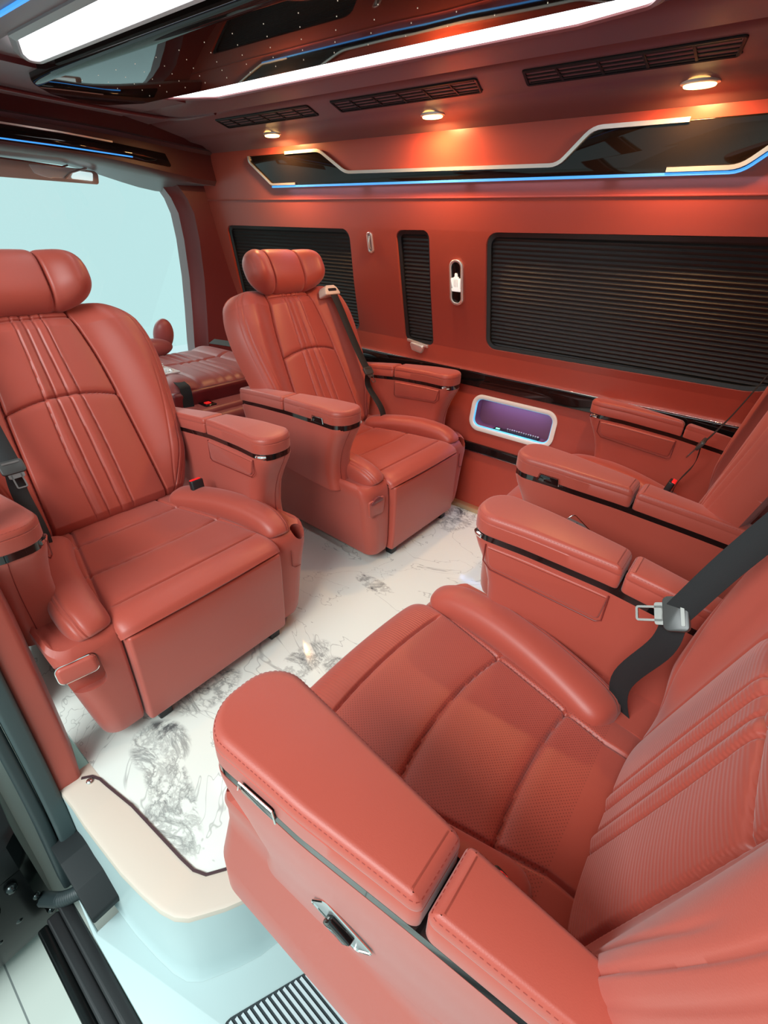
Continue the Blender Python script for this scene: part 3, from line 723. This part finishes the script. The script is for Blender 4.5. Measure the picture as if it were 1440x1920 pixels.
# solid panel by the step; the recess's shade is painted in near-black
bm = bmesh.new(); slab(bm, fillet([(-1.12, -.15), (-.99, -.13), (-.91, -.145), (-.845, -.19), (-.85, -.215), (-.90, -.30), (-1.12, -.30)], .01, 3), .0, .066, 0, .004, lambda a, c, t: (a, t if False else .066 - t, c), 2); struct(obj('wall_left_dark_panel', bm, BPL), 'near-black panel standing for the dark recess beside the entry step')
bpy.data.objects['wall_left_dark_panel'].data.materials[0] = mat('recess_shade_black', (.005, .007, .008), .7)

# showroom floor outside
bm = bmesh.new(); box(bm, -7, -6, -.60, 5, 5, -.55); struct(obj('floor_showroom', bm, TILE), 'pale tiled showroom floor outside the van')
# chrome post seen behind the left seat
# ------------------------------------------------------------------ captain seat
def ss(x): return max(-1, min(1, x))
BACK_TILT = math.radians(27)
def back_pt(piv, tilt, yo=0.0):
    def f(u, v, w_):
        return Vector((piv[0] - v * math.sin(tilt) + w_ * math.cos(tilt), u + yo, piv[1] + v * math.cos(tilt) + w_ * math.sin(tilt)))
    return f
HV = [0, .03, .08, .15, .25, .40, .50, .58, .64, .69, .725, .745]
HW = [.27, .290, .315, .340, .362, .382, .390, .386, .372, .345, .29, .20]
def hw(v): return slerp(HV, HW, v)
PSC = 1.0
def pw(v): return PSC * slerp([0, .2, .41, .55, .70, .75], [.195, .185, .172, .158, .13, .125], v)
def gz(x, s): return math.exp(-(x / s) ** 2)
def back_w(u, v):
    a = abs(u); p = pw(v); h = hw(v)
    w_ = 0.0
    # side bolsters
    bol = smst(p + .002, p + .135, a) * (.058 * smst(.0, .18, v) * (1 - .35 * smst(.55, .75, v)) + .006)
    w_ += bol
    # centre panel fullness and channels
    if a < p:
        w_ += .012 * (1 - (a / p) ** 4)
        av = .405 + .028 * (1 - (u / p) ** 2)
        w_ -= .011 * gz(v - av, .0036) + .004 * gz(v - av, .014)
        w_ -= .009 * gz(v - .690, .0036)
        for g in (-.060, -.021, .021, .060):
            gg = g * (1.06 - .35 * smst(.2, .7, v))
            w_ -= .0062 * gz(u - gg, .0032) * smst(.0, .03, v) * (1 - .6 * smst(.70, .74, v))
        w_ += .004 * gz(a - .041, .012)
    w_ -= .015 * gz(a - p, .0038) * (1 if v < .72 else 0)
    # double seam on the bolster
    w_ -= .0045 * gz(a - (h - .052), .0024) + .0035 * gz(a - (h - .034), .0020)
    w_ -= .003 * gz(a - (p + (h - p) * (.42 + .25 * smst(.0, .5, v))), .003) * (1 - smst(.42, .5, v))
    return w_
D_ = .055
def sidefall(q): return D_ * ((1 - min(1, abs(q)) ** 5) ** .42 - 1)
def make_back(parent, piv, tilt, ribbed=False, yo=0.0):
    global PSC
    f = back_pt(piv, tilt, yo); PSC = 1.08 if ribbed else 1.0
    NU, NV = 300, 250
    vs_ = [.745 * (1 - (1 - i / NV) ** 1.0) for i in range(NV + 1)]
    def us(j):
        q = -1 + 2 * j / NU; return math.copysign(1 - (1 - abs(q)) ** 1.12, q)
    front = []
    for v in vs_:
        e = 1 - v / .745; top = D_ * (min(1, e / .12) ** .5 - 1) if e < .12 else 0
        e0 = v / .745; bot = .03 * (min(1, e0 / .04) ** .5 - 1) if e0 < .04 else 0
        front.append([f(us(j) * hw(v), v, max(-D_, back_w(us(j) * hw(v), v) * (1 - abs(us(j)) ** 12) + sidefall(us(j)) + top + bot)) for j in range(NU + 1)])
    b = bmesh.new()
    def mi(r, c):
        v = vs_[r]; return 1 if ribbed and abs(us(c) * hw(v)) < pw(v) - .006 and v < .69 else 0
    grid(b, front, False, mi)
    back = []
    NB = 24
    for v in [.745 * i / NB for i in range(NB + 1)]:
        row = []
        for j in range(NB + 1):
            q = -1 + 2 * j / NB; e = min(v / .745, 1 - v / .745)
            row.append(f(q * hw(v), v, -D_ - .045 * (1 - abs(q) ** 4) * (min(1, e / .12) ** .5)))
        back.append(row)
    grid(b, back)
    # rim joining both sheets
    bmesh.ops.remove_doubles(b, verts=b.verts, dist=1e-5)
    return obj('backrest', b, [LEA, RIBZ], parent, recalc=False, sharp=75), f
def headrest(parent, f):
    NU, NV = 150, 60; W, V0, V1 = .228, .705, .912
    def sh(u, v):  # forward surface
        q = abs(u) / W; w_ = .052 + .060 * smst(.38, .85, q)
        w_ -= .018 * gz(abs(u) - .092, .0038); w_ += .006 * (1 - q * q)
        w_ -= .003 * gz(abs(u) - .215, .003)
        return w_
    b = bmesh.new(); fr, bk = [], []
    for i in range(NV + 1):
        t = -1 + 2 * i / NV; t = math.copysign(1 - (1 - abs(t)) ** 1.3, t); r1, r2 = [], []
        for j in range(NU + 1):
            q = -1 + 2 * j / NU; q = math.copysign(1 - (1 - abs(q)) ** 1.3, q); u = q * W
            hh = .5 * (V1 - V0) * ((1 - abs(q) ** 3.6) ** .42) * (1 - .05 * gz(abs(q) - .40, .05))
            v = .5 * (V0 + V1) - .004 * q * q + t * hh
            th = (1 - abs(t) ** 2.8) ** .5 * (1 - abs(q) ** 7) ** .5
            mid = -.012 + .045 * smst(.4, 1, abs(q))
            r1.append(f(u, v, mid + (sh(u, v) - mid) * th)); r2.append(f(u, v, mid - (.055 if abs(q) < .8 else .055) * th))
        fr.append(r1); bk.append(r2)
    grid(b, fr); grid(b, bk); bmesh.ops.remove_doubles(b, verts=b.verts, dist=1e-5)
    h = obj('headrest', b, LEA, parent, recalc=True)
    for s in (-1, 1):
        b = bmesh.new(); tube(b, [f(s * .06, v, -.03) for v in (.66, .70, .77)], .007, 10); obj('headrest_post', b, CHR, h)
    return h

def make_cushion(parent, ribbed=False):
    # side profile path (x,z)
    P2 = [(-.075, .375), (-.03, .388), (.10, .392), (.25, .398), (.38, .405), (.46, .410), (.515, .407), (.548, .393), (.562, .375)]
    PP = [(p.x, p.z) for p in cr([(a, 0, c) for a, c in P2], 36)]
    N = len(PP); NY = 190
    b = bmesh.new(); rows = []; mis = []
    for i, (x, z) in enumerate(PP):
        a = Vector((*PP[max(i - 1, 0)],)); c = Vector((*PP[min(i + 1, N - 1)],)); t = (c - a).normalized(); n = Vector((-t.y, t.x))
        wid = lerp([-.08, 0, .5, .57], [.25, .25, .262, .262], x); row = []; e = min(1, (N - 1 - i) / 6)
        for j in range(NY + 1):
            q = -1 + 2 * j / NY; q = math.copysign(1 - (1 - abs(q)) ** 1.15, q); y = q * wid
            d = .012 * (1 - q * q) 
            for gx, bow in ((.07, .03), (.26, .035), (.455, .018)):
                xx = gx + bow * (1 - (y / .26) ** 2)
                if x < .5: d -= (.0105 * gz(x - xx, .0034) + .003 * gz(x - xx, .016)) * (1 - smst(.80, .95, abs(q)))
            d -= .008 * gz(abs(y) - lerp([0, .5], [.15, .262], x), .0042) * (1 - smst(.49, .53, x))
            d -= .024 * (1 - (1 - abs(q) ** 14) ** .5)
            row.append((x + n.x * d, y, z + n.y * d))
        rows.append(row)
    # close under
    last = [(p[0] - .012, p[1], .368) for p in rows[-1]]
    rows.append(last); rows.append([(.40, p[1], .365) for p in rows[-1]]); rows.append([(-.07, p[1], .33) for p in rows[0]]); rows.append([p for p in rows[0]])
    def mi(r, c):
        x = rows[r][c][0]; y = abs(rows[r][c][1])
        if r > N - 3: return 0
        if not ribbed: return 0
        if .0 < x < .455 and y < .25: return 1
        if .465 < x and y < .252: return 2
        return 0
    grid(b, rows, False, mi)
    o = obj('seat_cushion', b, [LEA, PERF, RIB], parent, sharp=75)
    return o
def make_bolster(parent, s):
    sp = cr([(.0, s * .212, .380), (.08, s * .240, .397), (.20, s * .270, .414), (.32, s * .292, .420), (.42, s * .302, .412), (.468, s * .302, .395), (.487, s * .300, .372)], 8)
    N = len(sp); rings = []; K = 72
    for i, p in enumerate(sp):
        k = i / (N - 1); a = sp[max(i - 1, 0)]; c = sp[min(i + 1, N - 1)]; t = (c - a).normalized()
        sd = Vector((t.y, -t.x, 0)).normalized(); up = sd.cross(t)
        if up.z < 0 and i < N * .8: up = -up
        up = up if up.dot(Vector((0, 0, 1))) + up.x * .3 > 0 else -up
        rw = .060 * (max(0, 1 - (2 * k - 1) ** 12)) ** .5 * (1 - .20 * k) + .001; rh = .050 * (max(0, 1 - (2 * k - 1) ** 12)) ** .5 * (.90 + .14 * k) + .001
        ring = []
        for j in range(K):
            th = 2 * PI * j / K; cs, sn = math.cos(th), math.sin(th)
            rx = math.copysign(abs(cs) ** .8, cs); ry = math.copysign(abs(sn) ** .8, sn)
            g = 1 - .07 * gz(th - (1.05 if s * sd.y > 0 else PI - 1.05), .08) - .06 * gz(th - (.80 if s * sd.y > 0 else PI - .80), .08)
            ring.append(tuple(p + sd * rw * rx * g + up * rh * ry * g))
        rings.append(ring)
    b = bmesh.new(); loft(b, rings); return obj('seat_bolster', b, LEA, parent)
def make_footrest(parent):
    b = bmesh.new(); N = 24
    pf = fillet([(.30, .050), (.560, .050), (.564, .12), (.567, .30), (.564, .368), (.30, .368)], [.0, .012, 0, 0, .010, 0], 4)
    slab(b, densify(pf, .03), -.252, .252, .010, .010, lambda a, c, t: (a + (.006 * (1 - (t / .26) ** 2) if a > .4 else 0), t, c), 4)
    return obj('footrest', b, LEA, parent)
def make_base(parent, s, wide):
    """side block of the pedestal; s = +1/-1 side in y"""
    b = bmesh.new(); rings = []
    for z, yo, xf, xb in ((.048, .345, .515, -.20), (.053, .355, .530, -.22), (.075, .360, .537, -.24), (.12, .368, .540, -.26), (.20, .380, .540, -.28), (.28, .392, .538, -.29), (.335, .405, .535, -.30), (.366, .410, .530, -.30), (.381, .408, .523, -.295), (.387, .400, .512, -.29)):
        yo += wide * smst(.04, .10, z) * (1 - smst(.14, .34, z)); xf += .01 * (wide > 0)
        pl = fillet([(xb, .20), (xf, .256), (xf, yo - .0), (xb, yo - .02)], [.0, .010, lerp([.05, .35], [.07, .042], z), .08], 10)
        ring = []
        for x, y in pl:
            zz = z
            if z > .33: zz = z + .026 * smst(.30, .42, x) - .026 * smst(.45, .54, x) * (1 + .3 * smst(.34, .40, y))
            ring.append((x, s * y, zz))
        rings.append(ring)
    loft(b, rings); o = obj('side_base', b, LEA, parent)
    return o
def pocket(o, s, style, parent):
    if style == 'slot':
        b = bmesh.new(); pl = [(.024 * math.cos(t), .026 * math.sin(t)) for t in [2 * PI * k / 20 for k in range(20)]]
        c = Vector((.512, s * .368, .375)); ax = Vector((.60, s * .10, .8)).normalized(); u = Vector((.65, s * .5, -.35)); u = (u - ax * u.dot(ax)).normalized(); v = ax.cross(u)
        rings = [[tuple(c + ax * t + u * a * 1.25 + v * q) for a, q in pl] for t in (-.10, .12)]
        loft(b, rings); cu = obj('cutter', b, LEAD, parent)
        o.data.materials.append(LEA); cut(o, [cu])
        b = bmesh.new(); y0, y1 = .315, .385
        pts = [(.538, s * y0, .335), (.5405, s * y0, .27), (.5405, s * (y0 + .012), .258), (.540, s * (y1 - .032), .256)]
        tube(b, pts, .0012, 6); obj('pocket_seam', b, PIP, o)
    elif style == 'flap':
        f = lambda y, z, t: (.5395 + t - (.04 - (max(0, .0016 - max(0, y - .362) ** 2)) ** .5), s * y, z)
        b = bmesh.new(); pl = fillet([(.300, .268), (.384, .268), (.388, .345), (.296, .345)], .012, 4)
        slab(b, densify(pl, .02), -.004, .0035, 0, .002, f, 2); p_ = obj('pocket_flap', b, LEA, o)
        b = bmesh.new(); pl = [(.342 + .036 * math.cos(t), .336 + .012 * math.sin(t) - .006 * math.cos(2 * t)) for t in [2 * PI * k / 24 for k in range(24)]]
        slab(b, pl, -.004, .0045, 0, .002, f, 2); obj('pocket_mouth_shade', b, LEAD, o)  # solid dark red patch painted as the shade inside the pocket opening
    elif style == 'handle':
        b = bmesh.new(); c = Vector((.520, s * .362, .322)); ax = Vector((1, s * .25, .25)).normalized()
        u = Vector((0, 1, 0)); u = (u - ax * u.dot(ax)).normalized(); v = ax.cross(u)
        if v.z < 0: v = -v
        pl = rrect(-.048, -.068, .048, .040, .020, 5)
        rings = [[tuple(c + ax * t + u * a + v * q) for a, q in pl] for t in (-.035, .08)]
        loft(b, rings); cu = obj('cutter', b, LEAD, parent); o.data.materials.append(LEA); cut(o, [cu])
        h = None
        fn = lambda a, q, t: tuple(c + ax * (t - .020) + u * a + v * q)
        b = bmesh.new(); slab(b, rrect(-.044, -.010, .042, .036, .013, 5), 0, .044, .006, .008, fn, 3); h = obj('pull_handle', b, LEA, o)
        b = bmesh.new(); ed = rrect(-.045, -.0112, .043, .037, .014, 5)
        tube(b, [fn(a, q, .034) for a, q in ed] + [fn(*ed[0], .034)], .0018, 6); hc = obj('chrome_edge', b, CHR, h); hc['label'] = 'chrome edge of the handle'
def yin(x): return lerp([-.25, .1, .25, .44], [.334, .332, .320, .303], x)
SLIM = 0.0
def yout(x): return -SLIM + lerp([-.25, -.1, .09, .25, .40, .44], [.385, .400, .424, .445, .455, .452], x)
def ztop(x): return lerp([-.25, -.05, .12, .30, .44], [-.060, -.036, -.017, -.004, 0], x)
def armmap(s):
    """normalised outline point (x, q in 0..1 across) -> y"""
    def g(x, q, z): return (x, s * (yin(x) + (yout(x) - yin(x)) * q), z + ztop(x))
    return g
def pad_outline(x0, x1, rf, rb, inset=0.0):
    W_ = .145; pl = fillet([(x0, inset), (x1, inset), (x1, W_ - inset), (x0, W_ - inset)], [rb, rf, rf, rb], 8)
    return split_long(pl, .12, 24)
def make_arm(parent, s, narrow=1.0, latch=False, switch=True, slim=0.0):
    global SLIM
    SLIM = slim
    g = armmap(s); fn = lambda a, b_, t: g(a, b_ / .145, t)
    # console: rounded plan section lofted over the side profile
    arm = bmesh.new(); rings = []
    prof_ = [(.640, .440, -.25, 0), (.632, .441, -.255, 0), (.61, .432, -.255, .0), (.58, .416, -.25, .003), (.55, .402, -.245, .006), (.51, .389, -.24, .010), (.47, .381, -.235, .014), (.43, .380, -.23, .018), (.40, .384, -.23, .020), (.375, .392, -.23, .022), (.36, .396, -.23, .022)]
    prof_ = [(a, b_, c, d * (narrow if a < .5 else 1 + (narrow - 1) * .4)) for a, b_, c, d in prof_]
    for z, xf, xb, inn in prof_:
        pl = pad_outline(xb, xf, .052 if z > .5 else .045, .02)
        # console is slimmer below
        ring = []
        for a, b_ in pl:
            x, y, _ = g(a, b_ / .145, 0); yy = abs(y); c0 = .5 * (yin(x) + yout(x)); yy = c0 + (yy - c0) * (1 - inn * 6) - inn * .4
            if xf - a < .001 + .145: pass
            k = (z - .36) / .28
            ring.append((x, s * yy, z + ztop(x) * max(0, k)))
        rings.append(ring)
    vv = loft(arm, rings, False); symcap(arm, vv[0]); symcap(arm, vv[-1]); A = obj('armrest', arm, LEA, parent)
    # front seam on the console
    b = bmesh.new(); pts = []
    for z, xf, xb, inn in prof_[1:]:
        yy = yin(.40) + (yout(.40) - yin(.40)) * .62; c0 = .5 * (yin(.4) + yout(.4)); yy = c0 + (yy - c0) * (1 - inn * 6) - inn * .4
        pts.append((xf + .0003 + (0), s * yy, z))
    tube(b, pts, .0011, 6); obj('seam', b, PIP, A)
    # gloss trim band
    b = bmesh.new(); slab(b, pad_outline(-.255, .443, .056, .02, .0005), .634, .656, 0, 0, fn, 1, sym=True); obj('gloss_band', b, BLK, A)
    b = bmesh.new(); p = g(.428, .12, .6465)
    tube(b, [g(.405, .02, .6465), g(.424, .08, .6465), g(.432, .16, .6465)], .0062, 8); c = obj('chrome_accent', b, CHR, A)
    # pads
    for x0, x1, rf, rb in ((.088, .448, .062, .014), (-.265, .081, .014, .02)):
        pl = pad_outline(x0, x1, rf, rb)
        b = bmesh.new(); slab(b, pl, .654, .712, .005, .017, fn, 5, grooves=(.690,), sym=True)
        ot = offset(pl, .0035)
        stitches(b, [fn(a, q, .7055) for a, q in ot + ot[:1]], mi=1)
        obj('arm_pad', b, [LEA, STI], A)
    # tray door on the inner face
    b = bmesh.new(); yi = lambda x: s * (yin(x))
    f2 = lambda a, z, t: (a, s * (yin(a) - t), z + ztop(a))
    slab(b, densify(fillet([(.105, .560), (.375, .572), (.388, .632), (.098, .632)], [.012, .02, .004, .004], 4), .03), -.004, .0065, 0, .005, f2, 3)
    td = obj('tray_door', b, LEA, A)
    b = bmesh.new(); tube(b, [f2(.098, .634, .003), f2(.098, .562, .003), f2(.110, .553, .003), f2(.372, .565, .003), f2(.392, .585, .003), f2(.392, .634, .003)], .0016, 6); obj('tray_seam', b, PIP, td)
    # outer side: switch in the band
    if switch:
        b = bmesh.new(); f3 = lambda a, z, t: (a, s * (yout(a) + t), z + ztop(a))
        slab(b, fillet([(.285, .650), (.352, .650), (.346, .672), (.291, .672)], .006, 3), -.006, .0045, 0, .002, f3, 2); sw = obj('arm_switch', b, BLK, A)
        b = bmesh.new(); tube(b, [f3(.285, .652, .005), f3(.289, .6745, .005), f3(.348, .6745, .005), f3(.354, .652, .005)], .0014, 6); obj('switch_rim', b, CHR, sw)
    if latch:
        lt = bmesh.new(); f4 = lambda a, z, t: (a, s * (yout(a) - (.0125 if narrow == 1 else .016) - (.49 - z) * (.07 if narrow > 1 else .04) + t), z)
        cx_, cz_ = .20, (.452 if narrow > 1 else .52)
        ang = math.radians(37)
        rot_ = lambda p: (cx_ + p[0] * math.cos(ang) - p[1] * math.sin(ang), cz_ + p[0] * math.sin(ang) + p[1] * math.cos(ang))
        pl = [rot_(p) for p in rrect(-.047, -.024, .047, .024, .008, 4)]
        slab(lt, pl, -.015, .006, 0, .002, f4, 2); lp = obj('latch_plate', lt, mat('brushed_plate', (.42, .42, .42), .3, .7), A)
        b = bmesh.new(); tube(b, [f4(a, c, .006) for a, c in pl + pl[:1]], .0019, 6); obj('latch_rim', b, CHR, lp)
        b = bmesh.new(); pl = [rot_(p) for p in rrect(-.022, -.010, .022, .010, .003, 3)]; slab(b, pl, .004, .018, 0, .004, f4, 2); obj('latch_lever', b, BLK, lp)
    return A
def make_belt(parent, f, s, piv, side, blade):
    # strap along backrest surface down to tongue
    pts = []; bl_ = .028 if blade else 0
    for v, u, w_ in ((.688, .222, .052), (.665, .226, .066), (.60, .232, .072), (.50, .236, .078), (.38, .238, .088), (.30, .238, .100 - bl_), (.24, .238, .112 - bl_)):
        if blade and v < .6: continue
        pts.append(f(u * s, v, w_))
    if blade: pts += [f(.236 * s, .45, .088), f(.238 * s, .31, .096)]
    B = bmesh.new(); P = cr(pts, 6); SD = Vector(side); M_ = len(P)
    ribbon(B, P, [Vector((0, 1, 0)).lerp(SD, smst(0, .4, i / M_)) for i in range(M_)], (.050 if not blade else .044), .0016)
    tng = P[-1]
    P2 = cr([tng, tng + Vector((.0, .004 * s, -.08)), Vector((piv[0] + (.085 if not blade else .060), s * .248, .47)), Vector((piv[0] + (.09 if not blade else .02), s * .262, .33))], 8)
    ribbon(B, P2, [SD] * len(P2), .044, .0016)
    b = obj('seat_belt', B, WEB, parent)
    # guide plate at shoulder
    g = bmesh.new(); pl = fillet([(.165, .655), (.278, .655), (.262, .690), (.245, .703), (.192, .703), (.178, .690)], .008, 4)
    slab(g, [(a * s, c) for a, c in pl], .020, .074, 0, .006, lambda a, c, t: tuple(f(a, c, t)), 3); gd = obj('belt_guide', g, BEI, parent)
    g = bmesh.new(); slab(g, rrect(min(.192 * s, .250 * s), .672, max(.192 * s, .250 * s), .686, .004, 3), .070, .0745, 0, 0, lambda a, c, t: tuple(f(a, c, t)), 1); obj('guide_slot', g, BPL, gd)
    # tongue
    g = bmesh.new(); T_ = (P[-1] - P[-6]).normalized(); Sd = (SD - T_ * SD.dot(T_)).normalized()
    if blade: T_ = Vector(blade[0]).normalized(); Sd = Vector(blade[1]); Sd = (Sd - T_ * Sd.dot(T_)).normalized()
    Nn = T_.cross(Sd).normalized()
    if (Nn.x < 0 and not blade) or (blade and Nn.y < 0): Nn = -Nn
    fn = lambda a, c, t: tuple(tng + Sd * a + T_ * c + Nn * t)
    slab(g, rrect(-.031, -.022, .031, .020, .010, 4), -.004, .008, .002, .003, fn, 2); tg = obj('tongue_grip', g, mat('tongue_plastic', (.05, .05, .048), .35), b)
    g = bmesh.new(); o1 = rrect(-.014, .018, .014, .066, .005, 3); i1 = rrect(-.008, .036, .008, .056, .002, 3)
    rr = [[fn(a, c, t) for a, c in ring] for ring, t in ((o1, .001), (o1, .004), (offset(o1, .004), .004), (offset(o1, .004), .001), (o1, .001))]
    grid(g, rr, True); slab(g, rrect(-.020, .005, .020, .034, .004, 3), .001, .004, 0, 0, fn, 1); slab(g, rrect(-.022, -.016, .022, -.010, .002, 2), .008, .0095, 0, 0, fn, 1); obj('tongue_blade', g, CHD, tg)
def make_buckle(parent, s, piv):
    c = Vector((piv[0] + .115, s * .252, .415)); up = Vector((-.25, s * .05, 1)).normalized(); Sd = Vector((0, 1, 0)); fx = Sd.cross(up).normalized()
    fn = lambda a, c_, t: tuple(c + Sd * a + fx * c_ + up * t)
    b = bmesh.new(); slab(b, rrect(-.024, -.012, .024, .012, .006, 3), -.04, .066, .002, .004, fn, 3); k = obj('buckle', b, BPL, parent)
    b = bmesh.new(); slab(b, rrect(-.020, -.012, .020, .003, .003, 2), .058, .0695, 0, .002, fn, 2); rb = obj('release_button', b, REDB, k); rb['label'] = 'red release button'
def make_seat(loc, rz, label, piv, tilt, belt_s, buckle_s, pockets, latch_s=0, switch_s=(1, -1), ribbed=False, side=(0, 1, 0), yo=0.0, blade=None, slim=0, wide_s=0):
    root = empty('captain_seat', loc, rz); tag(root, label, 'car seat', 'reclining captain seats in the cabin')
    make_cushion(root, ribbed)
    for s in (1, -1): make_bolster(root, s)
    make_footrest(root)
    for s in (1, -1):
        o = make_base(root, s, .072 if wide_s == s else 0.0); pocket(o, s, pockets[s], root)
        make_arm(root, s, narrow=(1.5 if wide_s == s else 1.0), latch=(latch_s == s or latch_s == 2), switch=(s in switch_s), slim=(slim if s < 0 else 0.0))
    bk, f = make_back(root, piv, tilt, ribbed, yo); headrest(root, f)
    make_belt(root, f, belt_s, piv, side, blade); make_buckle(root, buckle_s, piv)
    # black swivel plinth and feet
    b = bmesh.new(); box(b, -.20, -.24, 0.0, .42 if not ribbed else .36, .24, .06, .01)
    for y in (() if ribbed else (-.22, .20)): box(b, .50, y, 0.0, .535, y + .04, .05, .004)
    obj('plinth', b, BPL, root)
    # rear pedestal body under the cushion
    b = bmesh.new(); box(b, -.29, -.25, .06, .35, .25, .36, .02); obj('pedestal', b, LEA, root)
    return root
R27, R14 = math.radians(27), math.radians(14)
make_seat((-1.61, .565, 0), 0, 'red leather captain seat at the left edge, nearest the door pillar, facing the rear', (0.0, .40), R27, -1, 1, {1: 'slot', -1: 'handle'})
make_seat((-1.61, 1.688, 0), 0, 'red leather captain seat in front of the side wall, with black belt across its back', (0.0, .40), R27, 1, -1, {1: 'slot', -1: 'flap'})
make_seat((-.09, 1.80, 0), PI, 'red leather captain seat at the right edge beside the wall, mostly hidden', (-.045, .40), R14, -1, -1, {1: 'slot', -1: 'slot'}, 1, ribbed=True, slim=.066, yo=.022)
make_seat((-.011, .639, 0), PI, 'nearest red leather captain seat, filling the lower right, seen from above', (-.045, .40), R14, -1, 1, {1: 'slot', -1: 'slot'}, 1, ribbed=True, side=(.75, -.2, .28), yo=.035, wide_s=1, blade=((1, 0, -.55), (0, -.6, .8)))

# ------------------------------------------------------------------ folded front seat beyond
rt = empty('front_passenger_seat', (-2.5, 1.45, 0)); o_ = Vector(rt.location)
b = bmesh.new(); NX, NY = 90, 70; rows = []
for i in range(NX + 1):
    row = []
    for j in range(NY + 1):
        p = i / NX; q = -1 + 2 * j / NY; x = -2.86 + .72 * p; y = 1.47 + .36 * q * (1 - .12 * (1 - p))
        z = .635 - .05 * (abs(2 * p - 1) ** 10) - .05 * abs(q) ** 10 + .018 * smst(.5, .75, abs(q))
        z -= .010 * gz(abs(q) - .52, .02) + .010 * gz(p - (.42 + .05 * (1 - q * q)), .012)
        if abs(q) < .5:
            for g in (-.22, -.08, .08, .22): z -= .006 * gz(q - g, .025)
        row.append(tuple(Vector((x, y, z)) - o_))
    rows.append(row)
rows.append([(p[0] + .012, p[1], .48) for p in rows[-1]]); rows.insert(0, [(p[0], p[1], .48) for p in rows[0]])
grid(b, rows, False, lambda r, c: 1 if r >= NX + 1 - 1 else 0); bm2 = b
o = obj('backrest', b, [LEAF, LEAD], rt); md = o.modifiers.new('thickness', 'SOLIDIFY'); md.thickness = .01
b = bmesh.new(); box(b, -2.20, 1.12, .49, -2.125, 1.80, .60, .018); c = obj('backrest_end', b, LEAD, rt); c.location = -o_
b = bmesh.new(); box(b, -2.33, .99, .36, -1.97, 1.75, .510, .035, n=5)
box(b, -2.28, 1.10, .48, -2.02, 1.55, .532, .026, n=5); c = obj('seat_cushion', b, LEAF, rt); c.location = -o_
b = bmesh.new(); box(b, -2.6, .98, .05, -2.0, 1.78, .40, .02); c = obj('seat_box', b, LEAF, rt); c.location = -o_
b = bmesh.new(); bmesh.ops.create_uvsphere(b, u_segments=28, v_segments=16, radius=1, matrix=Matrix.Translation(Vector((-2.84, 1.50, .73)) - o_) @ Matrix.Rotation(.3, 4, 'Y') @ Matrix.Diagonal((.05, .058, .095, 1)))
bmesh.ops.create_uvsphere(b, u_segments=28, v_segments=16, radius=1, matrix=Matrix.Translation(Vector((-2.80, 1.36, .67)) - o_) @ Matrix.Diagonal((.06, .16, .058, 1)))
obj('headrest', b, LEAF, rt)
b = bmesh.new(); box(b, -2.125, 1.235, .528, -2.055, 1.295, .538, .003); bk = obj('buckle', b, BLK, rt); bk.location = -o_
b = bmesh.new(); box(b, -2.10, 1.25, .535, -2.075, 1.278, .543, .002); c = obj('release_button', b, REDB, bk)
b = bmesh.new(); ribbon(b, [Vector(p) - o_ for p in cr([(-2.62, 1.24, .650), (-2.40, 1.22, .647), (-2.17, 1.19, .632), (-2.128, 1.185, .605), (-2.115, 1.18, .53), (-2.10, 1.18, .515)], 6)], Vector((.3, 1, 0)), .05, .004); sb = obj('seat_belt', b, WEB, rt)
tag(rt, 'dark red front passenger seat with its back folded flat beside the windshield', 'car seat')
b = bmesh.new(); ribbon(b, cr([(-2.74, 1.75, .675), (-2.60, 1.80, .67), (-2.40, 1.86, .66), (-2.28, 1.88, .655)], 5), Vector((1, .5, 0)), .06, .004)
o = obj('loose_seat_belt', b, mat('grey_webbing', (.05, .07, .075), .7)); tag(o, 'dark grey belt strap lying over the far side of the folded front seat', 'seat belt')
b = bmesh.new(); box(b, -2.60, 1.16, .648, -2.30, 1.27, .656, .003); 
for i in range(30):
    bmesh.ops.create_icosphere(b, subdivisions=1, radius=random.uniform(.008, .018), matrix=Matrix.Translation((random.uniform(-2.6, -2.32), random.uniform(1.17, 1.26), .658)) @ Matrix.Rotation(random.random() * 3, 4, 'Z') @ Matrix.Diagonal((1.6, .6, .35, 1)))
tag(obj('plastic_wrap', b, mat('clear_wrap', (.75, .78, .78), .12, spec=.9), smooth=False), 'crumpled clear plastic wrap on the folded front seat', 'wrapping')
